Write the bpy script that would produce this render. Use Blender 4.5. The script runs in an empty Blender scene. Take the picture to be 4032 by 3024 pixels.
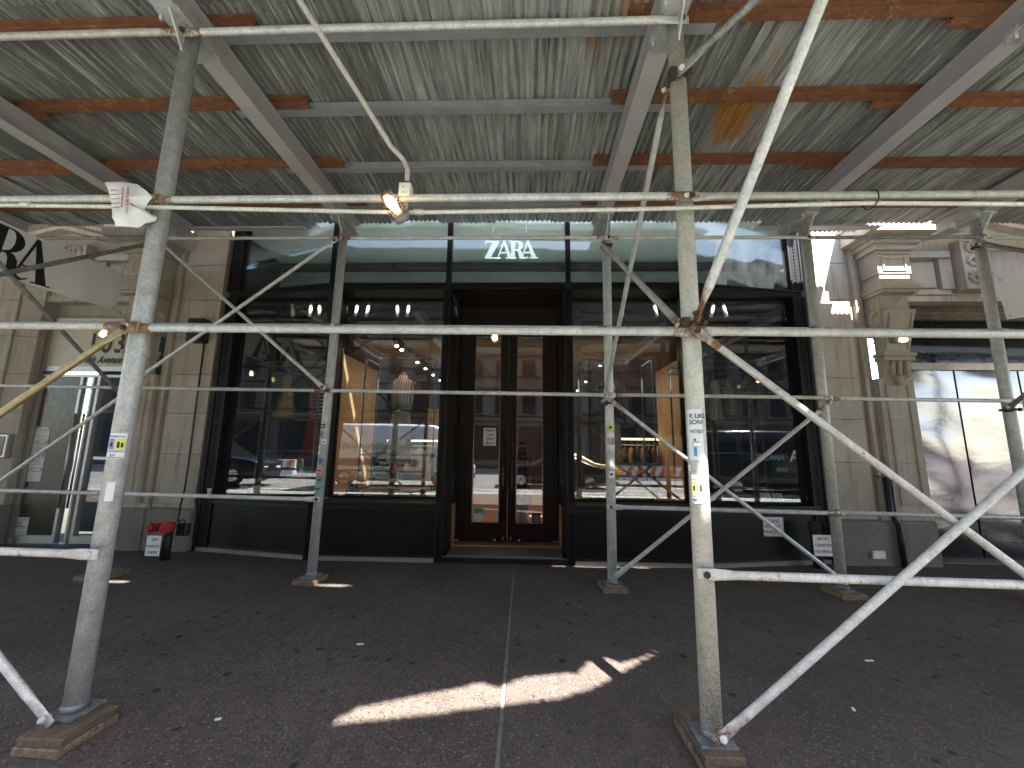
import bpy, math, random
from mathutils import Vector, Matrix, Euler
from mathutils.geometry import tessellate_polygon
R = math.radians
random.seed(7)
S = bpy.context.scene
COL = S.collection
# ---------------------------------------------------------------- camera
cam_d = bpy.data.cameras.new('camera'); cam = bpy.data.objects.new('camera', cam_d); COL.objects.link(cam)
cam_d.sensor_fit = 'HORIZONTAL'; cam_d.sensor_width = 36.0; cam_d.lens = 1560.0/4032*36
cam_d.clip_start = .05; cam_d.clip_end = 500
PITCH, YAW, ROLL = R(9.06), R(-2.42), R(1.19)
_F = Vector((math.sin(YAW)*math.cos(PITCH), math.cos(YAW)*math.cos(PITCH), math.sin(PITCH)))
_R = Vector((math.cos(YAW), -math.sin(YAW), 0)); _U = _R.cross(_F)
_r = math.cos(ROLL)*_R + math.sin(ROLL)*_U; _u = -math.sin(ROLL)*_R + math.cos(ROLL)*_U
cam.matrix_world = Matrix(((_r.x,_u.x,-_F.x,0),(_r.y,_u.y,-_F.y,0),(_r.z,_u.z,-_F.z,1.55),(0,0,0,1)))
S.camera = cam
# ---------------------------------------------------------------- sky, sun, exposure
SUN = Vector((.30, -.635, 1.0)).normalized()          # towards the sun: behind the camera, from the right, high
w = bpy.data.worlds.new('World'); S.world = w; w.use_nodes = True
_n = w.node_tree.nodes; _bg = _n['Background']
_sky = _n.new('ShaderNodeTexSky'); _sky.sky_type = 'NISHITA'; _sky.sun_disc = False
_sky.sun_elevation = math.asin(SUN.z); _sky.sun_rotation = math.atan2(SUN.x, SUN.y)
w.node_tree.links.new(_sky.outputs[0], _bg.inputs[0]); _bg.inputs[1].default_value = .12
sun_d = bpy.data.lights.new('sun', 'SUN'); sun_d.energy = 5.0; sun_d.angle = R(.53); sun_d.color = (1, .965, .92)
sun = bpy.data.objects.new('sun', sun_d); COL.objects.link(sun)
sun.rotation_euler = SUN.to_track_quat('Z', 'Y').to_euler(); sun.location = SUN*30
S.view_settings.view_transform = 'Standard'; S.view_settings.look = 'None'; S.view_settings.gamma = 1
S.view_settings.use_curve_mapping = False
S.view_settings.exposure = 3.15
S.render.engine = 'CYCLES'
S.cycles.use_denoising = True; S.cycles.max_bounces = 12; S.cycles.diffuse_bounces = 6; S.cycles.glossy_bounces = 5
S.cycles.transparent_max_bounces = 24; S.cycles.caustics_reflective = False; S.cycles.caustics_refractive = False
S.cycles.sample_clamp_indirect = 6; S.cycles.blur_glossy = .5
# the street rises very slightly to the right: front and pavement share this small turn
FM = Euler((0, -.009, .008)).to_matrix().to_4x4()
TILT = []
# ---------------------------------------------------------------- materials
MATS = {}
def node_mat(name):
    m = bpy.data.materials.new(name); m.use_nodes = True; nt = m.node_tree
    return m, nt, nt.nodes['Principled BSDF']
def mix(nt, f, a, b, typ='MIX'):
    n = nt.nodes.new('ShaderNodeMix'); n.data_type = 'RGBA'; n.blend_type = typ
    for s, v in ((0, f), (6, a), (7, b)):
        if hasattr(v, 'is_linked') or hasattr(v, 'links'): nt.links.new(v, n.inputs[s])
        else: n.inputs[s].default_value = v if s == 0 else (*v, 1)
    return n.outputs[2]
def noise(nt, co, scale, detail=4, rough=.6, dist=0):
    n = nt.nodes.new('ShaderNodeTexNoise'); n.inputs['Scale'].default_value = scale
    n.inputs['Detail'].default_value = detail; n.inputs['Roughness'].default_value = rough; n.inputs['Distortion'].default_value = dist
    nt.links.new(co, n.inputs['Vector']); return n.outputs[0]
def ramp(nt, f, a, b, ca=(0,0,0), cb=(1,1,1)):
    n = nt.nodes.new('ShaderNodeValToRGB'); e = n.color_ramp.elements
    e[0].position = a; e[1].position = b; e[0].color = (*ca, 1); e[1].color = (*cb, 1)
    nt.links.new(f, n.inputs[0]); return n.outputs[0]
def mathn(nt, op, a, b=0.):
    n = nt.nodes.new('ShaderNodeMath'); n.operation = op
    for i, v in enumerate((a, b)):
        if hasattr(v, 'links'): nt.links.new(v, n.inputs[i])
        else: n.inputs[i].default_value = v
    return n.outputs[0]
def coords(nt, scale=(1,1,1), kind='pos'):
    if kind == 'pos': g = nt.nodes.new('ShaderNodeNewGeometry').outputs['Position']
    else: g = nt.nodes.new('ShaderNodeTexCoord').outputs[kind]
    mp = nt.nodes.new('ShaderNodeMapping'); mp.inputs['Scale'].default_value = scale
    nt.links.new(g, mp.inputs['Vector']); return mp.outputs[0]
def bump(nt, bs, h, strength=.3, dist=.01):
    b = nt.nodes.new('ShaderNodeBump'); b.inputs['Strength'].default_value = strength; b.inputs['Distance'].default_value = dist
    nt.links.new(h, b.inputs['Height']); nt.links.new(b.outputs[0], bs.inputs['Normal'])
def plain(name, col, rough=.6, metal=0., var=.12, scale=9., bmp=0., stretch=(1,1,1), spec=.5):
    """a colour with mottling, slight roughness change and optional fine relief"""
    m, nt, bs = node_mat(name); co = coords(nt, stretch)
    n1 = noise(nt, co, scale, 5); n2 = noise(nt, co, scale*6.3, 3)
    d = tuple(c*(1-var*1.6) for c in col); l = tuple(min(1, c*(1+var*1.6)) for c in col)
    c = mix(nt, ramp(nt, n1, .3, .7), d, l); c = mix(nt, mathn(nt, 'MULTIPLY', ramp(nt, n2, .35, .75), .35), c, d)
    nt.links.new(c, bs.inputs['Base Color'])
    nt.links.new(ramp(nt, n2, .2, .8, (max(.02, rough-.1),)*3, (min(1, rough+.1),)*3), bs.inputs['Roughness'])
    bs.inputs['Metallic'].default_value = metal; bs.inputs['Specular IOR Level'].default_value = spec
    if bmp: bump(nt, bs, n2, bmp, .004)
    MATS[name] = m; return m
def pipe_mat(name, a, b, rust=.55, rustcol=(.2,.085,.03), metal=.15, rough=.46, foot=False):
    m, nt, bs = node_mat(name); co = coords(nt, (1,1,1)); 
    n1 = noise(nt, co, 14, 6, .7); n2 = noise(nt, co, 70, 4, .7); n3 = noise(nt, co, 5.5, 6, .75)
    c = mix(nt, ramp(nt, n1, .32, .68), a, b); c = mix(nt, mathn(nt, 'MULTIPLY', ramp(nt, n2, .45, .7), .5), c, tuple(x*.45 for x in a))
    white = ramp(nt, noise(nt, co, 33, 5, .8), .63, .7); c = mix(nt, mathn(nt, 'MULTIPLY', white, .6), c, (.62,.62,.6))
    rf = ramp(nt, mathn(nt, 'ADD', mathn(nt, 'MULTIPLY', n3, .75), mathn(nt, 'MULTIPLY', n2, .25)), rust, rust+.05)
    if foot:
        sx = nt.nodes.new('ShaderNodeSeparateXYZ'); nt.links.new(coords(nt), sx.inputs[0])
        lo = ramp(nt, sx.outputs[2], .05, .75, (1,1,1), (0,0,0)); sp = ramp(nt, noise(nt, co, 85, 3), .54, .6)
        rf = mathn(nt, 'MAXIMUM', rf, mathn(nt, 'MULTIPLY', lo, sp))
    c = mix(nt, rf, c, rustcol)
    rnd = nt.nodes.new('ShaderNodeObjectInfo').outputs['Random']; hv = nt.nodes.new('ShaderNodeHueSaturation'); nt.links.new(c, hv.inputs['Color']); nt.links.new(mathn(nt, 'ADD', .82, mathn(nt, 'MULTIPLY', rnd, .34)), hv.inputs['Value']); nt.links.new(hv.outputs[0], bs.inputs['Base Color'])
    bs.inputs['Metallic'].default_value = metal; nt.links.new(ramp(nt, n1, .2, .8, (rough-.12,)*3, (rough+.15,)*3), bs.inputs['Roughness'])
    bump(nt, bs, n2, .25, .002); MATS[name] = m; return m
pipe_mat('galv', (.42,.42,.405), (.68,.68,.655), .66)
pipe_mat('galv_worn', (.42,.40,.355), (.66,.635,.57), .605)
pipe_mat('galv_rusted', (.34,.31,.26), (.56,.53,.47), .47, (.22,.10,.04))
pipe_mat('galv_dark', (.11,.11,.11), (.32,.32,.31), .64)
pipe_mat('cream_post', (.46,.44,.37), (.62,.60,.51), .67, metal=.05, rough=.55, foot=True)
pipe_mat('brass_pipe', (.30,.23,.12), (.45,.36,.20), .56, metal=.5, rough=.38)
pipe_mat('white_conduit', (.55,.53,.48), (.72,.70,.64), .66, metal=.15)
pipe_mat('beige_conduit', (.34,.31,.28), (.45,.41,.38), .66, metal=.05, rough=.6)
pipe_mat('rust', (.15,.055,.025), (.32,.13,.055), .57, (.40,.21,.10), metal=0, rough=.86)
pipe_mat('rust_bright', (.16,.06,.02), (.33,.13,.04), .58, (.10,.04,.02), metal=0, rough=.86)
plain('grey_steel', (.46,.435,.445), .5, .1, .07, 4)
plain('grey_purlin', (.30,.31,.325), .5, .1, .10, 5)
plain('clamp_rust', (.075,.042,.028), .8, .2, .3, 30, .3)
plain('bolt_white', (.75,.74,.7), .5)
plain('black_iron', (.018,.018,.02), .55, .2, .3, 20)
def deck_mat(name, rusty=0.):
    m, nt, bs = node_mat(name); oi = nt.nodes.new('ShaderNodeObjectInfo'); rnd = oi.outputs['Random']
    g = coords(nt, (1,1,1)); ad = nt.nodes.new('ShaderNodeVectorMath'); ad.operation = 'ADD'
    cx = nt.nodes.new('ShaderNodeCombineXYZ'); nt.links.new(mathn(nt, 'MULTIPLY', rnd, 37.), cx.inputs[0]); nt.links.new(mathn(nt, 'MULTIPLY', rnd, 91.), cx.inputs[1])
    nt.links.new(g, ad.inputs[0]); nt.links.new(cx.outputs[0], ad.inputs[1])
    def sc(v):
        mp = nt.nodes.new('ShaderNodeMapping'); mp.inputs['Scale'].default_value = v; nt.links.new(ad.outputs[0], mp.inputs['Vector']); return mp.outputs[0]
    st = noise(nt, sc((26,1.1,1)), 1., 6, .7, .3); st2 = noise(nt, sc((60,2.2,1)), 1., 4, .7); bl = noise(nt, sc((3,1.6,1)), 1., 6, .7); sp = noise(nt, sc((60,30,1)), 1., 4, .75)
    base = mix(nt, ramp(nt, rnd, .1, .9), (.215,.22,.212), (.60,.61,.60))
    c = mix(nt, ramp(nt, st, .36, .62), tuple(x*.5 for x in (.33,.33,.32)), base)
    c = mix(nt, mathn(nt, 'MULTIPLY', ramp(nt, st2, .55, .66), .85), c, (.70,.70,.68))           # zinc-white streaks
    c = mix(nt, mathn(nt, 'MULTIPLY', ramp(nt, noise(nt, sc((9,.28,1)), 1., 5, .75), .60, .66), .8), c, (.66,.67,.66))
    c = mix(nt, mathn(nt, 'MULTIPLY', ramp(nt, bl, .5, .75), .5), c, (.17,.16,.14))          # dirt
    c = mix(nt, mathn(nt, 'MULTIPLY', ramp(nt, sp, .60, .7), .5), c, (.10,.10,.095))
    c = mix(nt, mathn(nt, 'MULTIPLY', ramp(nt, noise(nt, sc((7,1.0,1)), 1., 5, .7), .60, .72), .7), c, (.30,.255,.20))
    th = .70 - .19*rusty
    rz = ramp(nt, mathn(nt, 'ADD', mathn(nt, 'MULTIPLY', noise(nt, sc((1.7,.8,1)), 1., 4, .6), .7), mathn(nt, 'MULTIPLY', st, .3)), th, th+.07)
    c = mix(nt, rz, c, mix(nt, ramp(nt, st, .4, .6), (.30,.105,.025), (.50,.27,.085)))
    nt.links.new(c, bs.inputs['Base Color']); bs.inputs['Metallic'].default_value = .25
    nt.links.new(ramp(nt, st, .2, .8, (.42,)*3, (.68,)*3), bs.inputs['Roughness']); MATS[name] = m
deck_mat('deck'); deck_mat('deck_rusty', 1.)
def stone_mat(name, col, streak=.75, speck=0., tint=True):
    m, nt, bs = node_mat(name); rnd = nt.nodes.new('ShaderNodeObjectInfo').outputs['Random']
    co = coords(nt); n1 = noise(nt, co, 2.2, 6, .65); n2 = noise(nt, co, 45, 5, .75); vs = noise(nt, coords(nt, (7,7,.45)), 1.6, 5, .7)
    c = mix(nt, ramp(nt, n1, .3, .7), tuple(x*.82 for x in col), tuple(min(1,x*1.1) for x in col))
    if tint: c = mix(nt, mathn(nt, 'MULTIPLY', rnd, .8), c, tuple(x*y for x, y in zip(col, (.80,.77,.72))))
    c = mix(nt, mathn(nt, 'MULTIPLY', ramp(nt, noise(nt, co, .9, 6, .75), .52, .72), .55), c, tuple(x*y for x, y in zip(col, (.60,.55,.50))))
    c = mix(nt, mathn(nt, 'MULTIPLY', ramp(nt, vs, .50, .72), streak), c, tuple(x*y*.5 for x, y in zip(col, (1,.9,.78))))
    c = mix(nt, mathn(nt, 'MULTIPLY', ramp(nt, n2, .55, .75), .35), c, tuple(x*.55 for x in col))
    if speck:
        v = nt.nodes.new('ShaderNodeTexVoronoi'); v.inputs['Scale'].default_value = 210; nt.links.new(co, v.inputs['Vector'])
        c = mix(nt, mathn(nt, 'MULTIPLY', ramp(nt, v.outputs['Color'], .35, .75), speck), c, tuple(x*.4 for x in col))
    nt.links.new(c, bs.inputs['Base Color']); bs.inputs['Roughness'].default_value = .88; bs.inputs['Specular IOR Level'].default_value = .25
    bump(nt, bs, n2, .35, .004); MATS[name] = m
stone_mat('limestone', (.50,.448,.385)); stone_mat('limestone_carved', (.475,.42,.355), .35); stone_mat('granite', (.30,.27,.235), .45, .5)
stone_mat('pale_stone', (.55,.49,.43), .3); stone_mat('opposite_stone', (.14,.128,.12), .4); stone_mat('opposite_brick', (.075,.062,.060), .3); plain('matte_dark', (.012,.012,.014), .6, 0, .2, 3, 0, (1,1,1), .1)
stone_mat('plinth_granite', (.36,.29,.25), .2, .5)
def pave_mat():
    m, nt, bs = node_mat('pavement'); rnd = nt.nodes.new('ShaderNodeObjectInfo').outputs['Random']; co = coords(nt)
    n1 = noise(nt, co, 1.3, 6, .65); n2 = noise(nt, co, 9, 6, .7)
    c = mix(nt, ramp(nt, n1, .3, .7), (.068,.051,.040), (.108,.084,.068)); c = mix(nt, mathn(nt, 'MULTIPLY', ramp(nt, n2, .45, .7), .5), c, (.030,.024,.020))
    v = nt.nodes.new('ShaderNodeTexVoronoi'); v.inputs['Scale'].default_value = 66; v.inputs['Randomness'].default_value = 1; nt.links.new(co, v.inputs['Vector'])
    sep = nt.nodes.new('ShaderNodeSeparateColor'); nt.links.new(v.outputs['Color'], sep.inputs[0])
    inn = ramp(nt, v.outputs['Distance'], .30, .46, (1,1,1), (0,0,0))
    c = mix(nt, mathn(nt, 'MULTIPLY', mathn(nt, 'MULTIPLY', inn, ramp(nt, sep.outputs[0], .45, .95)), .9), c, (.20,.175,.155))
    c = mix(nt, mathn(nt, 'MULTIPLY', mathn(nt, 'MULTIPLY', inn, ramp(nt, sep.outputs[1], .66, .74)), .9), c, (.012,.010,.009))
    c = mix(nt, mathn(nt, 'MULTIPLY', mathn(nt, 'MULTIPLY', inn, ramp(nt, sep.outputs[2], .955, .97)), .55), c, (.30,.27,.235))
    c = mix(nt, mathn(nt, 'MULTIPLY', ramp(nt, noise(nt, co, .55, 5, .7), .5, .68), .45), c, (.036,.030,.027)); c = mix(nt, mathn(nt, 'MULTIPLY', rnd, .25), c, (.095,.080,.070))
    # trodden chewing gum
    w2 = nt.nodes.new('ShaderNodeTexVoronoi'); w2.inputs['Scale'].default_value = 6.5; w2.inputs['Randomness'].default_value = 1
    wob = nt.nodes.new('ShaderNodeVectorMath'); wob.operation = 'ADD'; sc2 = nt.nodes.new('ShaderNodeVectorMath'); sc2.operation = 'SCALE'; sc2.inputs['Scale'].default_value = .05
    nz = nt.nodes.new('ShaderNodeTexNoise'); nz.inputs['Scale'].default_value = 12; nt.links.new(co, nz.inputs['Vector']); nt.links.new(nz.outputs['Color'], sc2.inputs[0])
    nt.links.new(co, wob.inputs[0]); nt.links.new(sc2.outputs[0], wob.inputs[1]); nt.links.new(wob.outputs[0], w2.inputs['Vector'])
    s2 = nt.nodes.new('ShaderNodeSeparateColor'); nt.links.new(w2.outputs['Color'], s2.inputs[0])
    gum = mathn(nt, 'LESS_THAN', w2.outputs['Distance'], mathn(nt, 'MULTIPLY', ramp(nt, s2.outputs[0], .25, 1.), .20))
    c = mix(nt, mathn(nt, 'MULTIPLY', gum, .85), c, (.017,.015,.014))
    nt.links.new(c, bs.inputs['Base Color']); bs.inputs['Roughness'].default_value = .82; bs.inputs['Specular IOR Level'].default_value = .3
    bump(nt, bs, mathn(nt, 'ADD', mathn(nt, 'MULTIPLY', inn, sep.outputs[0]), n2), .5, .004); MATS['pavement'] = m
pave_mat()
plain('joint_grey', (.16,.145,.13), .9, 0, .2, 20)
plain('asphalt', (.15,.145,.137), .9, 0, .25, 30, .3); plain('bike_green', (.14,.205,.155), .8, 0, .12, 12); plain('road_white', (.72,.72,.7), .7, 0, .1, 12)
plain('curb_stone', (.30,.29,.28), .85, 0, .15, 20, .2)

def black_paint():
    m, nt, bs = node_mat('black_paint'); co = coords(nt); n1 = noise(nt, co, 3, 6, .7); n2 = noise(nt, co, 60, 5, .8)
    c = mix(nt, ramp(nt, n1, .35, .7), (.0045,.0045,.005), (.010,.010,.0105)); c = mix(nt, mathn(nt, 'MULTIPLY', ramp(nt, n2, .70, .74), .8), c, (.10,.095,.09))
    sm = noise(nt, coords(nt, (1,1,3)), 1.7, 6, .8); c = mix(nt, mathn(nt, 'MULTIPLY', ramp(nt, sm, .52, .75), .5), c, (.024,.022,.021))
    nt.links.new(c, bs.inputs['Base Color']); nt.links.new(ramp(nt, n1, .2, .8, (.42,)*3, (.62,)*3), bs.inputs['Roughness']); bs.inputs['Specular IOR Level'].default_value = .16; bump(nt, bs, n1, .1, .01); MATS['black_paint'] = m
black_paint(); plain('bronze', (.022,.0155,.012), .5, 0, .2, 7, 0, (1,1,1), .14)
plain('black_trim', (.011,.0105,.0105), .5, 0, .25, 22, .3, (1,1,1), .25)
plain('stainless', (.40,.375,.35), .42, .85, .02, 3); plain('brushed_bronze', (.16,.125,.095), .3, .9, .1, 8)
plain('wood_panel', (.56,.35,.18), .45, 0, .12, 5, 0, (8,8,.6)); plain('wood_floor', (.42,.19,.08), .4, 0, .12, 4)
plain('timber', (.125,.082,.050), .85, 0, .3, 14, .4, (3,.7,6)); plain('timber_end', (.19,.125,.075), .85, 0, .35, 30, .4)
plain('white_wall', (.74,.76,.73), .8, 0, .03, 3); plain('ceiling_tan', (.36,.31,.25), .8, 0, .05, 3); plain('dark_backdrop', (.03,.03,.032), .8, 0, .2, 3)
plain('back_wall', (.13,.092,.068), .7, 0, .15, 2); plain('grey_panel', (.30,.32,.30), .8, 0, .08, 3)
plain('white_print', (.86,.86,.84), .55, 0, .03, 4); plain('banner_white', (.88,.88,.89), .6, 0, .03, 2); plain('paper', (.74,.75,.73), .8, 0, .05, 12); plain('ink', (.012,.012,.012), .6); plain('red_ink', (.42,.03,.03), .6)
plain('cream_film', (.50,.44,.31), .35, 0, .06, 2); plain('film_dark', (.06,.052,.032), .2, 0, .08, 2, 0, (1,1,1), .25)
plain('red_paint', (.46,.025,.02), .4, 0, .25, 14, .2); plain('plastic_white', (.82,.81,.78), .45); plain('case_frame', (.085,.09,.085), .4, .3); plain('plastic_grey', (.22,.22,.22), .5)
plain('teal_print', (.10,.36,.36), .6); plain('purple_print', (.22,.20,.46), .6); plain('yellow_print', (.66,.62,.10), .6); plain('salmon_print', (.72,.28,.18), .6); plain('blue_print', (.10,.28,.45), .6)
plain('orange_print', (.66,.18,.05), .6); plain('tile_step', (.17,.155,.14), .35, 0, .15, 5)
plain('rubber', (.012,.012,.012), .8); plain('alloy', (.45,.46,.47), .3, .9); plain('dark_glass', (.008,.009,.010), .06, 0, .02, 3, 0, (1,1,1), .35)
plain('car_blue', (.012,.016,.032), .22, .3, .05); plain('car_black', (.008,.009,.011), .2, .2, .05); plain('car_white', (.78,.79,.80), .3, 0, .02); plain('car_yellow', (.80,.50,.02), .3, 0, .02); plain('car_grey', (.10,.11,.12), .25, .4, .05)
plain('navy_print', (.01,.018,.05), .5); plain('gold_print', (.45,.26,.06), .5); plain('maroon_print', (.22,.05,.04), .5); plain('cyan_print', (.25,.55,.65), .5)
plain('barrier_orange', (.62,.15,.03), .6); plain('barrier_white', (.72,.72,.7), .6)
plain('suede', (.36,.155,.035), .95, 0, .2, 25, .3); plain('cloth_yellow', (.46,.26,.05), .9, 0, .15, 20); plain('cloth_red', (.42,.02,.02), .85, 0, .15, 15); plain('cloth_beige', (.52,.42,.31), .9, 0, .06, 12); plain('cloth_black', (.014,.014,.015), .9, 0, .2, 15)
plain('cloth_white', (.68,.66,.62), .85, 0, .06, 12); plain('cloth_orange', (.42,.17,.05), .9, 0, .15, 15); plain('cloth_brown', (.13,.065,.035), .9, 0, .2, 15); plain('cloth_navy', (.03,.035,.06), .9, 0, .2, 15); plain('leather_black', (.012,.011,.011), .35)
def stripe_mat(name, a, b, scale, axis, k=.5):
    m, nt, bs = node_mat(name); wv = nt.nodes.new('ShaderNodeTexWave'); wv.bands_direction = axis; wv.inputs['Scale'].default_value = scale; wv.inputs['Distortion'].default_value = .6
    nt.links.new(coords(nt), wv.inputs['Vector']); nt.links.new(mix(nt, ramp(nt, wv.outputs[0], k-.06, k+.06), a, b), bs.inputs['Base Color']); bs.inputs['Roughness'].default_value = .9; MATS[name] = m
stripe_mat('blouse_stripe', (.05,.03,.035), (.60,.40,.36), 8, 'X'); stripe_mat('knit_stripe', (.03,.02,.02), (.60,.54,.46), 5, 'Z'); stripe_mat('leopard', (.05,.03,.015), (.36,.25,.13), 11, 'DIAGONAL', .35)
def plaid():
    m, nt, bs = node_mat('plaid'); c = (.22,.10,.045)
    f = []
    for ax in ('X', 'Z'):
        wv = nt.nodes.new('ShaderNodeTexWave'); wv.bands_direction = ax; wv.inputs['Scale'].default_value = 3.4; nt.links.new(coords(nt), wv.inputs['Vector']); f.append(ramp(nt, wv.outputs[0], .55, .7))
    nt.links.new(mix(nt, mathn(nt, 'MULTIPLY', mathn(nt, 'ADD', f[0], f[1]), .45), c, (.02,.012,.01)), bs.inputs['Base Color']); bs.inputs['Roughness'].default_value = .95; MATS['plaid'] = m
plaid()
def glass_mat(name, tint, dust=.02, ior=1.5, rough=0.):
    m = bpy.data.materials.new(name); m.use_nodes = True; nt = m.node_tree; nt.nodes.clear()
    out = nt.nodes.new('ShaderNodeOutputMaterial'); tr = nt.nodes.new('ShaderNodeBsdfTransparent'); tr.inputs[0].default_value = (*tint, 1)
    gl = nt.nodes.new('ShaderNodeBsdfGlossy'); gl.inputs['Roughness'].default_value = rough; ge = nt.nodes.new('ShaderNodeNewGeometry')
    dt = nt.nodes.new('ShaderNodeVectorMath'); dt.operation = 'DOT_PRODUCT'; nt.links.new(ge.outputs['Normal'], dt.inputs[0]); nt.links.new(ge.outputs['Incoming'], dt.inputs[1])
    f0 = ((ior-1)/(ior+1))**2; om = mathn(nt, 'SUBTRACT', 1., mathn(nt, 'ABSOLUTE', dt.outputs['Value']))
    fr = mathn(nt, 'ADD', f0, mathn(nt, 'MULTIPLY', mathn(nt, 'POWER', om, 5.), 1-f0))
    mx = nt.nodes.new('ShaderNodeMixShader'); nt.links.new(fr, mx.inputs[0]); nt.links.new(tr.outputs[0], mx.inputs[1]); nt.links.new(gl.outputs[0], mx.inputs[2])
    df = nt.nodes.new('ShaderNodeBsdfDiffuse'); df.inputs[0].default_value = (.75,.77,.8,1); m2 = nt.nodes.new('ShaderNodeMixShader')
    co = coords(nt, (1,1,.35)); f = mathn(nt, 'MULTIPLY', ramp(nt, noise(nt, co, 5, 6, .75), .3, .75), dust)
    nt.links.new(f, m2.inputs[0]); nt.links.new(mx.outputs[0], m2.inputs[1]); nt.links.new(df.outputs[0], m2.inputs[2]); nt.links.new(m2.outputs[0], out.inputs[0]); MATS[name] = m
glass_mat('shop_glass', (.92,.945,.925), .006, 1.98); glass_mat('transom_glass', (.83,.90,.885), .03, 1.55); glass_mat('clear_glass', (.95,.97,.96), .004, 1.4); glass_mat('lamp_glass', (.95,.93,.86), .05, 1.45)
def emit(name, col, strength):
    m, nt, bs = node_mat(name); bs.inputs['Base Color'].default_value = (*col, 1); bs.inputs['Emission Color'].default_value = (*col, 1)
    bs.inputs['Emission Strength'].default_value = strength; MATS[name] = m
emit('bulb', (1,.70,.36), 2.6); emit('spot_face', (1,.78,.5), 4.); emit('led_strip', (1,.80,.45), .45); emit('letter_glow', (.95,.97,1), .085); emit('lit_tube', (1,.93,.8), 3.)  # the brand letters' glow is added to whiten them
def wavy_steel():
    m, nt, bs = node_mat('wavy_steel'); co = coords(nt, (1,1,1)); n1 = noise(nt, coords(nt, (.9,1,2.6)), 1.5, 2.5, .5, .9); n2 = noise(nt, co, 26, 5, .7)
    nt.links.new(mix(nt, ramp(nt, n2, .4, .7), (.135,.128,.13), (.17,.16,.163)), bs.inputs['Base Color']); bs.inputs['Metallic'].default_value = 1.
    nt.links.new(ramp(nt, n2, .3, .8, (.10,)*3, (.20,)*3), bs.inputs['Roughness'])
    v = nt.nodes.new('ShaderNodeTexVoronoi'); v.inputs['Scale'].default_value = 3.1; nt.links.new(co, v.inputs['Vector']); dent = ramp(nt, v.outputs['Distance'], 0, .13)
    bump(nt, bs, mathn(nt, 'ADD', n1, mathn(nt, 'MULTIPLY', dent, .06)), .05, .05); MATS['wavy_steel'] = m
wavy_steel()
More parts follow.
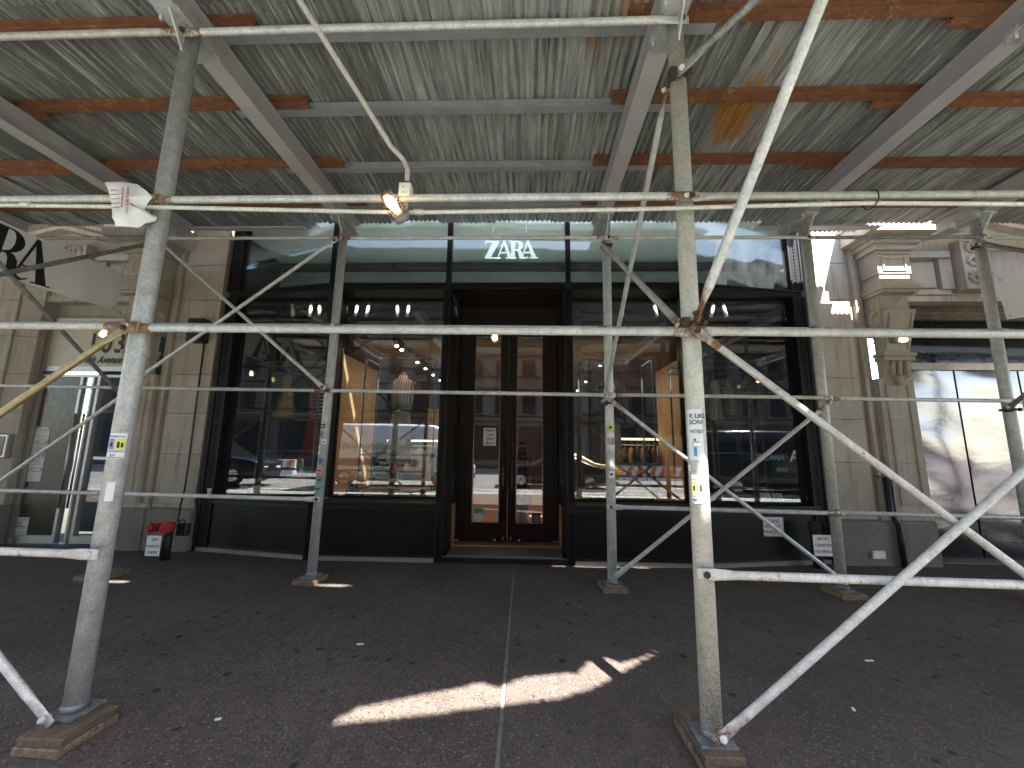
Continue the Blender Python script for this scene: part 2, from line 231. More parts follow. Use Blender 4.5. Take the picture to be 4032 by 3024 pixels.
# ---------------------------------------------------------------- builders
ORG = {}
def org(o):
    while o.parent: o = o.parent
    return ORG.get(o.name, Vector((0,0,0)))
def tag(o, label, cat, group=None, tilt=False, kind=None):
    if label: o['label'] = label
    if cat: o['category'] = cat
    if group: o['group'] = group
    if kind: o['kind'] = kind
    if tilt: TILT.append(o)
    return o
def thing(name, label, cat, loc=(0,0,0), group=None, tilt=False):
    o = bpy.data.objects.new(name, None); COL.objects.link(o); o.location = loc; o.empty_display_size = .1
    ORG[o.name] = Vector(loc); return tag(o, label, cat, group, tilt)
class MB:
    def __init__(s): s.v = []; s.f = []; s.sm = []
    def add(s, vs, fs, smooth=False):
        b = len(s.v); s.v += [Vector(p) for p in vs]
        for f in fs: s.f.append([i+b for i in f]); s.sm.append(smooth)
        return s
    def box(s, x0, x1, y0, y1, z0, z1):
        if x0 > x1: x0, x1 = x1, x0
        return s.add([(x0,y0,z0),(x1,y0,z0),(x1,y1,z0),(x0,y1,z0),(x0,y0,z1),(x1,y0,z1),(x1,y1,z1),(x0,y1,z1)],
                     [(3,2,1,0),(4,5,6,7),(0,1,5,4),(1,2,6,5),(2,3,7,6),(3,0,4,7)])
    def cbox(s, x0, x1, y0, y1, z0, z1, c=.006):
        """box with its front (low y) edges chamfered, for stones and panels"""
        if x0 > x1: x0, x1 = x1, x0
        q = [(x0,x1,z0,z1,y1),(x0,x1,z0,z1,y0+c),(x0+c,x1-c,z0+c,z1-c,y0)]; vs = []
        for a, b, d, e, y in q: vs += [(a,y,d),(b,y,d),(b,y,e),(a,y,e)]
        fs = [(3,2,1,0)[::-1]]
        for k in (0, 4): fs += [(k+i, k+(i+1) % 4, k+4+(i+1) % 4, k+4+i)[::-1] for i in range(4)]
        fs.append((8,9,10,11)); return s.add(vs, fs)
    def obox(s, o, ux, uy, uz):
        o, ux, uy, uz = map(Vector, (o, ux, uy, uz)); vs = [o+a*ux+b*uy+c*uz for c in (0,1) for b in (0,1) for a in (0,1)]
        return s.add(vs, [(0,2,3,1),(4,5,7,6),(0,1,5,4),(1,3,7,5),(3,2,6,7),(2,0,4,6)])
    def rings(s, rings, cap=True, smooth=True, closed=True):
        n = len(rings[0]); vs = [p for r in rings for p in r]; fs = []
        for i in range(len(rings)-1):
            for j in range(n if closed else n-1): fs.append((i*n+j, i*n+(j+1) % n, (i+1)*n+(j+1) % n, (i+1)*n+j))
        s.add(vs, fs, smooth)
        if cap and closed: b = len(s.v)-len(vs); s.f += [[b+j for j in range(n)][::-1], [b+len(vs)-n+j for j in range(n)]]; s.sm += [False, False]
        return s
    def cyl(s, p0, p1, r0, r1=None, n=14, cap=True):
        p0, p1 = Vector(p0), Vector(p1); r1 = r0 if r1 is None else r1; d = (p1-p0).normalized()
        a = d.orthogonal().normalized(); b = d.cross(a)
        return s.rings([[p+r*(math.cos(t)*a+math.sin(t)*b) for t in (2*math.pi*k/n for k in range(n))] for p, r in ((p0,r0),(p1,r1))], cap)
    def tube(s, pts, r, n=10):
        pts = [Vector(p) for p in pts]; rs = []; a = None
        for i, p in enumerate(pts):
            d = ((pts[min(i+1, len(pts)-1)]-p).normalized() + (p-pts[max(i-1,0)]).normalized()).normalized()
            a = d.orthogonal().normalized() if a is None else (a-d*a.dot(d)).normalized(); b = d.cross(a)
            rs.append([p+r*(math.cos(t)*a+math.sin(t)*b) for t in (2*math.pi*k/n for k in range(n))])
        return s.rings(rs)
    def lathe(s, o, prof, n=16, axis=(0,0,1)):
        o = Vector(o); d = Vector(axis).normalized(); a = d.orthogonal().normalized(); b = d.cross(a)
        return s.rings([[o+h*d+r*(math.cos(t)*a+math.sin(t)*b) for t in (2*math.pi*k/n for k in range(n))] for r, h in prof])
    def torus(s, c, axis, Rr, r, n=18, m=6):
        c = Vector(c); d = Vector(axis).normalized(); a = d.orthogonal().normalized(); b = d.cross(a); vs = []; fs = []
        for i in range(n):
            t = 2*math.pi*i/n; e = math.cos(t)*a+math.sin(t)*b
            for j in range(m): u = 2*math.pi*j/m; vs.append(c+e*(Rr+r*math.cos(u))+d*r*math.sin(u))
        for i in range(n):
            for j in range(m): fs.append((i*m+j, ((i+1) % n)*m+j, ((i+1) % n)*m+(j+1) % m, i*m+(j+1) % m))
        return s.add(vs, fs, True)
    def poly(s, pts, f, t0, t1):
        """polygon pts (2-D) extruded between t0 and t1; f(u,v,t) places a point"""
        tri = tessellate_polygon([[Vector((u,v,0)) for u, v in pts]]); n = len(pts)
        vs = [f(u,v,t0) for u, v in pts]+[f(u,v,t1) for u, v in pts]
        fs = [tuple(t) for t in tri]+[tuple(i+n for i in t[::-1]) for t in tri]+[(i,(i+1) % n,n+(i+1) % n,n+i) for i in range(n)]
        return s.add(vs, fs)
    def build(s, name, mat, parent=None, label=None, o=None):
        O = org(parent) if parent else Vector(o or (0,0,0)); me = bpy.data.meshes.new(name)
        me.from_pydata([p-O for p in s.v], [], s.f); me.materials.append(MATS[mat]); me.polygons.foreach_set('use_smooth', s.sm); me.update()
        ob = bpy.data.objects.new(name, me); COL.objects.link(ob)
        if parent: ob.parent = parent
        else: ob.location = O; ORG[ob.name] = O
        if label: ob['label'] = label
        return ob
def box(name, mat, parent, *a, **k): return MB().box(*a).build(name, mat, parent, **k)
def copy_tree(o, parent=None):
    c = o.copy(); COL.objects.link(c); c.parent = parent
    for ch in o.children: copy_tree(ch, c)
    return c
TXT = {}
def text_mesh(txt, size, depth=.001, align='LEFT', spacing=1., shear=0., width=1.):
    """flat lettering -> plain vertex/face lists in the text plane"""
    cu = bpy.data.curves.new('t', 'FONT'); cu.body = txt; cu.size = size; cu.extrude = depth/2; cu.align_x = align; cu.space_character = spacing; cu.shear = shear; cu.resolution_u = 3; cu.offset = size*.016
    ob = bpy.data.objects.new('t', cu); COL.objects.link(ob); bpy.context.view_layer.update(); me = bpy.data.meshes.new_from_object(ob); 
    vs = [(v.co.x*width, v.co.y, v.co.z) for v in me.vertices]; fs = [tuple(p.vertices) for p in me.polygons]
    bpy.data.objects.remove(ob); bpy.data.curves.remove(cu); bpy.data.meshes.remove(me); return vs, fs
def text(name, txt, size, o, ux, uz, mat, parent, align='LEFT', depth=.0015, spacing=1., shear=0., width=1., label=None):
    """lettering whose baseline starts at o, running along ux with up uz; the face looks along ux x uz reversed"""
    vs, fs = text_mesh(txt, size, depth, align, spacing, shear, width); o, ux, uz = Vector(o), Vector(ux), Vector(uz); nn = ux.cross(uz)
    return MB().add([o+ux*x+uz*y+nn*z for x, y, z in vs], fs).build(name, mat, parent, label)
LET = {'Z': [[(.02,1),(.74,1),(.74,.955),(.30,.045),(.80,.045),(.84,.0),(0,0),(0,.04),(.44,.955),(.06,.955),(.03,.82),(.01,.82)]],
 'A': [[(.35,1),(.45,1),(.85,.03),(.95,.03),(.95,0),(.50,0),(.50,.03),(.61,.03)], [(.36,.985),(.40,.92),(.115,.03),(.22,.03),(.22,0),(-.04,0),(-.04,.03),(.075,.03)], [(.19,.30),(.52,.30),(.52,.335),(.20,.335)]],
 'R': [[(0,0),(.38,0),(.38,.03),(.29,.03),(.29,.97),(.40,.97),(.40,1),(0,1),(0,.97),(.08,.97),(.08,.03),(0,.03)],
       [(.38+.33*math.sin(math.pi*k/14), .745+.255*math.cos(math.pi*k/14)) for k in range(15)]+[(.38+.13*math.sin(math.pi*k/14), .745+.225*math.cos(math.pi*k/14)) for k in range(14,-1,-1)],
       [(.29,.49),(.44,.505),(.56,.47),(.655,.36),(.69,.2),(.735,.07),(.83,.03),(.98,.075),(.98,.05),(.83,-.02),(.66,-.015),(.53,.06),(.475,.2),(.455,.36),(.40,.45),(.29,.46)]]}
def brand(name, f, t, mat, parent, only=None):
    mb = MB(); k = 0
    for ch, x0 in (('Z',0),('A',.60),('R',1.30),('A',1.86)):
        if only and ch not in only and x0 != 1.86: continue
        for pl in LET[ch]: mb.poly([(x0+u, v) for u, v in pl], f, 0, t+k*.0007); k += 1
    return mb.build(name, mat, parent)
# ================================================================ SETTING: pavement, kerb, road
def structure(o, tilt=True): o['kind'] = 'structure'; (TILT.append(o) if tilt else None); return o
pav = bpy.data.objects.new('sidewalk', None); COL.objects.link(pav); ORG['sidewalk'] = Vector((0,0,0)); structure(pav)
xs = [-30,-13.8,-9.22,-4.66,-.11,4.69,9.3,14,30]
for i in range(8):
    for y0, y1 in ((-.62, 6.9),):
        a, b = xs[i]+.012, xs[i+1]-.012; c = .006; m = MB()
        vs = [(a,y0,-.2),(b,y0,-.2),(b,y1,-.2),(a,y1,-.2),(a,y0,-c),(b,y0,-c),(b,y1,-c),(a,y1,-c),(a+c,y0+c,0),(b-c,y0+c,0),(b-c,y1-c,0),(a+c,y1-c,0)]
        m.add(vs, [(0,1,5,4),(1,2,6,5),(2,3,7,6),(3,0,4,7),(4,5,9,8),(5,6,10,9),(6,7,11,10),(7,4,8,11),(8,9,10,11)]); m.build('pavement_slab', 'pavement', pav)
mb = MB()
for x in xs[1:-1]: mb.box(x-.0115, x+.0115, -.62, 6.9, -.1, -.004)
mb.build('joint_filler', 'joint_grey', pav)
mb = MB()          # patched cement and cracks at the foot of the piers
def crack(pts, wd):
    for (x0,y0),(x1,y1) in zip(pts, pts[1:]):
        d = Vector((x1-x0,y1-y0,0)); n = Vector((-d.y,d.x,0)).normalized()*wd*random.uniform(.5,1.2); z = Vector((0,0,.0045))
        p, q = Vector((x0,y0,0)), Vector((x1,y1,0)); mb.add([p-n+z, q-n+z, q+n+z, p+n+z], [(0,1,2,3)])
def wander(a, b, n, j): return [(a[0]+(b[0]-a[0])*t/n+random.uniform(-j,j), a[1]+(b[1]-a[1])*t/n+random.uniform(-j,j)) for t in range(n+1)]
crack(wander((3.75,5.0),(4.35,5.02),7,.03),.012); crack(wander((4.35,5.02),(4.75,5.6),8,.03),.012); crack(wander((3.3,5.55),(3.75,5.0),6,.02),.008); crack(wander((-4.7,4.9),(-4.15,5.5),6,.02),.01); crack(wander((-5.2,5.2),(-4.7,4.9),5,.02),.01)
mb.build('cement_patch', 'joint_grey', pav)
kerb = bpy.data.objects.new('kerb', None); COL.objects.link(kerb); ORG['kerb'] = Vector((0,0,0)); structure(kerb)
for i in range(-13, 13): MB().box(i*1.8+.006, i*1.8+1.794, -.80, -.63, -.30, .003).build('kerb_stone', 'curb_stone', kerb)
def sheet(name, mat, x0, x1, y0, y1, z):
    o = MB().add([(x0,y0,z),(x1,y0,z),(x1,y1,z),(x0,y1,z)], [(0,1,2,3)]).build(name, mat); return structure(o)
sheet('road', 'asphalt', -250, 250, -250, -.8, -.16)
sheet('bike_lane', 'bike_green', -80, 80, -2.55, -.95, -.156)
mb = MB()
for y in (-.9, -2.62, -3.5): mb.add([(-80,y,-.152),(80,y,-.152),(80,y+.1,-.152),(-80,y+.1,-.152)], [(0,1,2,3)])
for k in range(-20, 20): mb.add([(k*3,-6.1,-.152),(k*3+1.5,-6.1,-.152),(k*3+1.5,-6.0,-.152),(k*3,-6.0,-.152)], [(0,1,2,3)])
o = mb.build('road_markings', 'road_white'); structure(o)
sheet('far_sidewalk', 'pavement', -80, 80, -24, -19.5, -.02)
# ================================================================ SIDEWALK SHED
shed = thing('sidewalk_shed', 'galvanized pipe sidewalk shed with corrugated metal roof in front of the shop', 'scaffold', (0,2.34,0), tilt=False)
NY, FY, PR = 2.34, 4.77, .0525
PX = [-7.45,-4.97,-2.47,.97,3.46,5.53,8.0]
TOP = 4.45
def gz(x): return .009*x                    # pavement height
def flatpipe(name, p0, p1, r, parent, mat, n=(0,1,0), f0=True, f1=True, label=None):
    """pipe whose ends are pressed flat where they bolt to a post"""
    p0, p1 = Vector(p0), Vector(p1); d = p1-p0; L = d.length; d = d/L; n = Vector(n); n = (n-d*n.dot(d)).normalized(); b = d.cross(n); st = []
    if f0: st += [(0,.22,1.30),(.10,.22,1.36),(.15,.6,1.2),(.20,1,1)]
    else: st += [(0,1,1)]
    if f1: st += [(L-.20,1,1),(L-.15,.6,1.2),(L-.10,.22,1.36),(L,.22,1.30)]
    else: st += [(L,1,1)]
    m = MB(); N = 16
    m.rings([[p0+d*t+r*(a*math.cos(q)*n+c*math.sin(q)*b) for q in (2*math.pi*k/N for k in range(N))] for t, a, c in st])
    ob = m.build(name, mat, parent, label); ob.data.materials.append(MATS['galv_rusted'])
    if mat in ('galv_worn','galv'):
        nr = len(st)-1
        for k in ([0,1,2] if f0 and random.random() < .55 else [])+([nr-1,nr-2,nr-3] if f1 and random.random() < .55 else []):
            for j in range(N): ob.data.polygons[k*N+j].material_index = 1
    for on, p, s in ((f0,p0,1),(f1,p1,-1)):
        if on: q = p+d*s*.045; MB().cyl(q-n*.03, q+n*.022, .011, n=8).cyl(q-n*.019, q-n*.009, .019, n=6).build('bolt', random.choice(('clamp_rust','galv','bolt_white')), ob)
    return ob
def post(x, y, mat, toe, label=None):
    z0 = gz(x)+toe; m = MB().cyl((x,y,z0+.01), (x,y,TOP), PR, n=24); o = m.build('post', mat, shed, label)
    MB().box(x-.09,x+.09,y-.09,y+.09,z0,z0+.012).cyl((x,y,z0+.012),(x,y,z0+.05),PR+.006,n=20).build('base_plate', 'galv_dark', o)
    b = MB(); b.box(x-.11,x+.06,y-.19,y+.19,TOP+.001,TOP+.014)
    for s in (-1,1):
        b.add([(x-.006,y+s*.05,TOP-.20),(x-.006,y+s*.19,TOP),(x-.006,y+s*.05,TOP),(x+.006,y+s*.05,TOP-.20),(x+.006,y+s*.19,TOP),(x+.006,y+s*.05,TOP)], [(0,1,2),(5,4,3),(0,3,4,1),(1,4,5,2),(2,5,3,0)])
        b.box(x-.13,x-.085,y+s*.13-.035,y+s*.13+.035,TOP+.014,TOP+.055); b.cyl((x-.107,y+s*.13,TOP-.03),(x-.107,y+s*.13,TOP+.085),.012,n=8)
    b.build('head_bracket', 'galv', o); return o
def timber(name, x, y, lx, ly, h, rot, label, n=2):
    t = thing(name, label, 'wood block', (x,y,gz(x)), 'timber blocks under the shed posts')
    for k in range(n):
        a = rot+random.uniform(-.05,.05); c, s = math.cos(a), math.sin(a); sx, sy = lx*(1-.06*k), ly*(1-.05*k); z0 = gz(x)+h*k/n+.0005; z1 = gz(x)+h*(k+1)/n-.001; mm = MB()
        def rr(z, e): return [Vector((x+(u*c-v*s), y+(u*s+v*c), z)) for u, v in ((-sx/2+e,-sy/2+e),(sx/2-e,-sy/2+e),(sx/2-e,sy/2-e),(-sx/2+e,sy/2-e))]
        mm.rings([rr(z0,.004), rr(z0+.005,0), rr(z1-.005,0), rr(z1,.004)], smooth=False); mm.build('plank', 'timber_end' if k == 0 else 'timber', t)
near_mats = {-4.97:'galv', -2.47:'galv', .97:'cream_post', 3.46:'galv_worn'}
for x in (-7.45,-4.97,-2.47,.97,3.46,5.53,8.0):
    if x in near_mats or abs(x) > 5: post(x, NY, near_mats.get(x, 'galv'), .09)
    post(x, FY, 'galv_worn' if x in (3.46,) else 'galv', .055)
timber('wood_block', -2.42, 2.28, .25, .29, .085, .02, 'stacked timber blocks under the leaning grey front post at lower left')
timber('wood_block', .965, 2.385, .21, .38, .088, .03, 'stacked timber blocks under the cream front post at bottom right')
timber('wood_block', -2.47, 4.76, .26, .30, .055, -.12, 'single timber block under the rear post covered in stickers', 1)
timber('wood_block', .97, 4.76, .27, .27, .055, .05, 'single timber block under the rear post right of the doors', 1)
timber('wood_block', 3.46, 4.76, .28, .30, .055, .1, 'timber block under the rear post in front of the sprinkler sign', 1)
timber('wood_block', -4.93, 4.72, .30, .36, .055, -.1, 'timber block under the rear post half hidden behind the left front post', 1)
timber('wood_block', 5.53, 4.76, .28, .30, .055, 0, 'timber block at far right edge under the last rear post', 1)
LR = .0245
def run(y, z, xs_, mats, names='ledger', rr=LR, side=-1):
    for (a, b), mt in zip(zip(xs_, xs_[1:]), mats):
        if mt: flatpipe(names, (a-.06, y+side*(PR+.012), z+random.uniform(-.004,.004)), (b+.06, y+side*(PR+.024), z+random.uniform(-.004,.004)), rr, shed, mt)
NX = [-7.45,-4.97,-2.47,.97,3.46,5.53,8.0]
run(NY, 4.385, NX, ['galv','galv_worn','galv',None,None,'galv'])
run(NY, 3.10, NX, ['galv','galv_worn','galv','galv_worn','galv_worn','galv'])
run(NY, 2.235, NX, ['galv','galv_worn','galv','galv_worn','galv_worn','galv'])
run(NY, .905, NX, ['galv_worn','galv_worn',None,'galv_worn','galv_worn','galv'], rr=.0225)
run(FY, 4.19, PX, ['galv_dark','galv_worn','galv','galv_worn','galv_dark','galv'], rr=.022)
run(FY, 3.01, PX, ['galv_worn','galv_worn','galv','galv_worn','galv_worn','galv'], rr=.022)
run(FY, 2.185, PX, ['galv','galv_worn','galv','galv_worn','galv','galv'], rr=.022)
run(FY, .905, PX, ['galv','galv',None,'galv','galv','galv'], rr=.024)
yn, yf = NY-PR-.045, FY-PR-.045
def brace(p0, p1, mat, rr=.0205, n=(0,1,0), label=None): return flatpipe('brace', p0, p1, rr, shed, mat, n, label=label)
brace((.93,yn,2.26), (3.50,yn,.19), 'galv_worn'); brace((.93,yn-.03,.15), (3.50,yn-.03,2.22), 'galv_worn')
brace((-2.43,yn,2.25), (-4.97,yn,.25), 'brass_pipe', label='yellowed brass coloured diagonal pipe'); brace((-2.45,yn-.03,.08), (-4.97,yn-.03,2.20), 'galv_worn')
brace((-4.97,yf,4.20), (-2.47,yf,2.20), 'galv', .021); brace((-4.97,yf-.05,2.16), (-2.47,yf-.05,4.14), 'galv', .021)
brace((.97,yf,2.12), (3.46,yf,.16), 'galv', .022); brace((3.46,yf-.05,2.15), (.97,yf-.05,.18), 'galv_worn', .022)
brace((5.53,yf-.05,2.15), (8.0,yf-.05,.18), 'galv_worn', .022); brace((-4.97,yf,2.12), (-7.45,yf,.16), 'galv', .022)
for x, ma, mb_ in ((.905,'galv_dark','galv'),(-5.04,'galv_dark','galv_dark'),(5.45,'galv_dark','galv_dark')):   # cross braces between the two rows
    brace((x,NY,3.99), (x-.02,FY-.06,2.08), mb_, .022, (1,0,0)); brace((x-.01,FY-.06,4.12), (x+.02,NY,2.28), ma if x != .905 else 'galv', .024, (1,0,0))
    for yy, zz in ((NY,3.99),(NY,2.29),(FY,4.10),(FY,2.09)):
        c = MB().torus((x+.065,yy,zz),(0,0,1),PR+.006,.013,20,6); c.cyl((x-.02,yy-.07,zz),(x+.12,yy-.075,zz),.012,n=8); c.cyl((x+.10,yy-.075,zz),(x+.125,yy-.075,zz),.02,n=6); c.box(x-.012,x+.03,yy-.085,yy-.03,zz-.03,zz+.03); c.build('clamp', 'clamp_rust', shed)
brace((.97,2.27,2.30), (1.46,.82,4.45), 'galv', .026, (1,0,0)); brace((.93,2.27,3.97), (1.86,1.56,4.46), 'galv_dark', .024, (0,1,0))
brace((-2.46,2.27,2.30), (-2.2,-.7,4.45), 'galv', .029, (1,0,0)) if False else None
# beams across the shed, purlins along it, corrugated sheets on top
def ibeam(name, mat, p0, p1, wdt, h, t=.010, label=None):
    p0, p1 = Vector(p0), Vector(p1); d = (p1-p0); L = d.length; d.normalize(); s = Vector((0,0,1)).cross(d); up = Vector((0,0,1)); f = lambda u, v, q: p0+s*u+up*v+d*q; a, b = wdt/2, t*.55
    pl = [(-a,0),(a,0),(a,t),(b,t*1.8),(b,h-t*1.8),(a,h-t),(a,h),(-a,h),(-a,h-t),(-b,h-t*1.8),(-b,t*1.8),(-a,t)]
    return MB().poly(pl, f, 0, L).build(name, mat, shed, label)
YE = -1.30                                    # street edge of the roof
for x in PX: ibeam('beam', 'grey_steel', (x-.045,YE+.1 if x != .97 else .72,4.468), (x-.045,5.18,4.468), .155, .205, .012)
ZP, HP, WP = 4.674, .08, .08
py = [-1.12,-.80,.62,1.2,1.8,2.48,3.18,3.98,4.71]
for k, y in enumerate(py):
    e = random.uniform(-.04,.04)
    ibeam('purlin', 'rust', (-7.9,y,ZP), (-2.14+e,y,ZP), WP, HP, .009); ibeam('purlin', 'grey_purlin', (-2.85,y+.085,ZP), (1.35,y+.085,ZP), WP, HP, .009)
    ibeam('purlin', 'rust_bright' if k == 8 else 'rust', (.69+e,y,ZP), (3.62,y,ZP), WP, HP, .009); ibeam('purlin', 'rust', (3.02+e,y+.085,ZP), (14,y+.085,ZP), WP, HP, .009)
    ibeam('purlin', 'rust', (-12,y+.085,ZP), (-4.80+e,y+.085,ZP), WP, HP, .009)
ZD = ZP+HP+.016
PITCHC, AMP = .0682, .0135
def corr(name, mat, x0, x1, ya, yb, z, parent=shed, label=None):
    """one corrugated sheet between x0 and x1; ya / yb give its two ends (functions of x); it has thickness"""
    n = int((x1-x0)/PITCHC*8)+1; m = MB(); cols = []
    ph = random.random()*6.28
    for i in range(n+1):
        x = x0+(x1-x0)*i/n; dz = AMP*math.sin(2*math.pi*(x-x0)/PITCHC+ph); a, b = ya(x), yb(x); cols.append([(x,a,z+dz),(x,b,z+dz),(x,b,z+dz+.0016),(x,a,z+dz+.0016)])
    m.rings(cols, cap=True, smooth=False); ob = m.build(name, mat, parent, label); return ob
K = 4.78; TX, TY = .30*K, -.635*K             # a hole's offset from the patch of sun it makes
lo = [(-1.06,2.46),(-.2,2.655),(.244,2.765),(.50,2.94),(1.02,3.40)]
up = [(-1.06,2.50),(-.98,2.60),(-.62,2.757),(-.27,2.888),(-.16,2.835),(0,2.963),(.38,3.06),(.46,3.20),(.62,3.28),(.70,3.21),(.88,3.30),(1.02,3.41)]
def interp(tab, x):
    if x <= tab[0][0]: return tab[0][1]
    for (a, b), (c, d) in zip(tab, tab[1:]):
        if x <= c: return b+(d-b)*(x-a)/(c-a)
    return tab[-1][1]
slot_lo = lambda x: interp(lo, x-TX)+TY; slot_hi = lambda x: interp(up, x-TX)+TY if -1.06 < x-TX < 1.02 else interp(lo, x-TX)+TY-.03
SLOTS = [(-1.06+TX, 1.02+TX, slot_lo, slot_hi)]  # unseen opening, shaped so the sun draws its patch on the pavement
for sx0, sx1, sy, hw in ((-3.32,-3.02,1.515,.03),(-.93,-.50,1.605,.032)):     # small unseen slits cut to throw sun spots on the pavement
    mid = lambda x, a=sx0, b=sx1, h=hw: h*max(0., 1-((x-(a+b)/2)/((b-a)/2))**2)**.5
    SLOTS.append((sx0, sx1, lambda x, f=mid, y=sy: y-f(x), lambda x, f=mid, y=sy: y+f(x) if f(x) > 0 else y-.03))
x = -12.0; i = 0; edges = []
fix = [-17,-15.5,-14,-12.5,-11,-9.65,-8.9,-8.15,-7.4,-6.65,-5.9,-5.2,-4.45,-3.7,-2.95,-2.05,-1.3,-.54,.31,1.03,1.77,2.50,3.28,4.02,4.76,5.5,6.25,7.0,7.75,8.5,9.3,10.8,12.3,13.8,15.3,17]
def edge_y(x): u = abs(x+.25); return 5.31 if u < 2.9 else (5.35 if u > 5.2 else 5.31+(.34 if x > 0 else .20)*(u-2.9)/2.0)
for i, (a, b) in enumerate(zip(fix, fix[1:])):
    z = ZD+(.024 if i % 2 else 0); a2, b2 = a-.025, b+.025; ye = edge_y((a+b)/2); rm = 'deck_rusty' if i in (18,20) else 'deck'
    j = random.uniform(-.03,.03)
    lap = 2.36+random.uniform(-.1,.1) if i < 20 or i > 22 else 2.70
    gap = 2.6 if 2.0 < (a+b)/2 < 3.6 else None  # slit left open to throw a strip of sun along the shop's foot
    corr('deck_sheet', rm, a2, b2, lambda x, q=(lap-.07): q if not gap else 2.578, lambda x, q=ye+j*.6: q, z)
    y1 = (lambda x, q=lap: q) if not gap else (lambda x: 2.545)
    cur = lambda x: YE
    zz = z+.010
    for s0, s1, fl_, fh_ in SLOTS:
        if a2 < s1 and b2 > s0: corr('deck_sheet', 'deck', a2, b2, cur, fl_, zz); cur = fh_; zz += .006
    corr('deck_sheet', 'deck', a2, b2, cur, y1, zz)
for a, b in ((-5.3,-3.4),(3.2,4.95)): MB().box(a,b,5.36,5.46,ZD-.035,ZD-.012).build('edge_angle', 'grey_steel', shed)
# street parapet of plywood panels, and unseen boards added to keep sun off the front
for k in range(-8, 8): MB().box(k*2.42, k*2.42+2.40, YE-.03, YE, ZD+.02, ZD+1.1).build('parapet_panel', 'timber', shed)
for k in range(-9, 2): MB().box(k*1.62-.3, k*1.62+1.36, 5.10, 5.60 if k > -3 else 5.955, ZD+.26+.03*(k % 2), ZD+.285+.03*(k % 2)).build('sun_stop_board', 'grey_purlin', shed)
for k in range(4): MB().box(6.1+k*2.0, 8.09+k*2.0, 5.10, 5.93, ZD+.50, ZD+.525).build('sun_stop_board', 'grey_purlin', shed)
# ================================================================ SHOPFRONT
shop = thing('shopfront', 'black metal shopfront with tall display windows and recessed central double doors', 'shopfront', (-.25,5.65,0), tilt=True)
XC = -.25
CY, SY, GY = 5.65, 6.0, 6.10           # front plane, outer end of the canted bays, plane of the lower glass
BX, OX = 2.70, 4.55                    # half positions of the bend and of the outer end
def fy(x, back=0.):                    # front plane in plan
    u = abs(x-XC); return CY+back if u <= BX else CY+back+(SY-CY)*(u-BX)/(OX-BX)
def bar(name, mat, x0, x1, z0, z1, d0, d1, lip=0., parent=shop):
    """horizontal member following the canted plan, from depth d0 to d1 behind the front plane"""
    pts = sorted({x0, x1, *[q for q in (XC-BX, XC+BX) if x0 < q < x1]}); m = MB(); prof = [(d0,z0),(d0,z1),(d1,z1),(d1,z0)]
    m.rings([[(x, fy(x)+d, z) for d, z in prof] for x in pts], smooth=False); return m.build(name, mat, parent)
# transom bar with two small mouldings and a bead row
for s in (-1, 1):
    xa, xb = sorted((XC+s*.905, XC+s*OX))
    bar('transom_bar', 'black_paint', xa, xb, 3.90, 3.99, 0, .10); bar('moulding', 'black_trim', xa, xb, 3.925, 3.94, -.018, .001); bar('moulding', 'black_trim', xa, xb, 3.972, 3.993, -.026, .001); bar('moulding', 'black_trim', xa, xb, 3.897, 3.91, -.012, .001)
bar('transom_bar', 'black_paint', XC-.90, XC+.90, 3.90, 3.99, 0, .10); bar('moulding', 'black_trim', XC-.9, XC+.9, 3.972, 3.993, -.026, .001); bar('moulding', 'black_trim', XC-.9, XC+.9, 3.897, 3.912, -.014, .001)
# vertical members: name, x, half width, z range
def mull(x, hw, z0, z1, d=.10, back=0., mat='black_paint', name='mullion'):
    y = fy(x)+back; o = MB().box(x-hw,x+hw,y-.012,y+d,z0,z1).build(name, mat, shop); mm = MB()
    if hw >= .04:
        mm.box(x-hw-.008,x-hw+.012,y-.026,y-.011,z0,z1).box(x+hw-.012,x+hw+.008,y-.026,y-.011,z0,z1)
        for k in range(int((z1-z0)/.055)):
            zz = z0+.03+k*.055; mm.add([(x,y-.030,zz),(x+.013,y-.0125,zz),(x,y-.0125,zz+.018),(x-.013,y-.0125,zz),(x,y-.0125,zz-.018)], [(0,2,1),(0,3,2),(0,4,3),(0,1,4)])
        mm.build('moulding', 'black_trim', o)
    return o
for s in (-1, 1):
    mull(XC+s*.905, .047, .0, 3.895); mull(XC+s*.905, .035, 3.995, 5.35, .09)
    mull(XC+s*BX, .05, .0, .70); mull(XC+s*BX, .030, 3.995, 5.35, .09)
    mull(XC+s*(OX-.07), .085, .0, 3.895, .15); mull(XC+s*(OX-.07), .085, 3.995, 5.35, .15)
    MB().box(XC+s*.905-.055,XC+s*.905+.055,CY-.032,CY-.012,.66,.80).build('corner_block', 'black_trim', shop); MB().box(XC+s*.905-.055,XC+s*.905+.055,CY-.034,CY-.012,3.89,4.0).build('corner_block', 'black_trim', shop)
    # triangular bracket at the bend, closing the recess beside each lower window
    x = XC+s*BX; q = MB(); q.add([(x-.05,CY,3.895),(x+.05,CY,3.895),(x+.05,GY-.02,3.895),(x-.05,GY-.02,3.895),(x-.035,GY-.09,.80),(x+.035,GY-.09,.80),(x+.035,GY-.02,.80),(x-.035,GY-.02,.80)], [(0,1,2,3),(4,5,1,0),(5,6,2,1),(6,7,3,2),(7,4,0,3),(7,6,5,4)]); q.build('bracket_post', 'black_trim', shop)
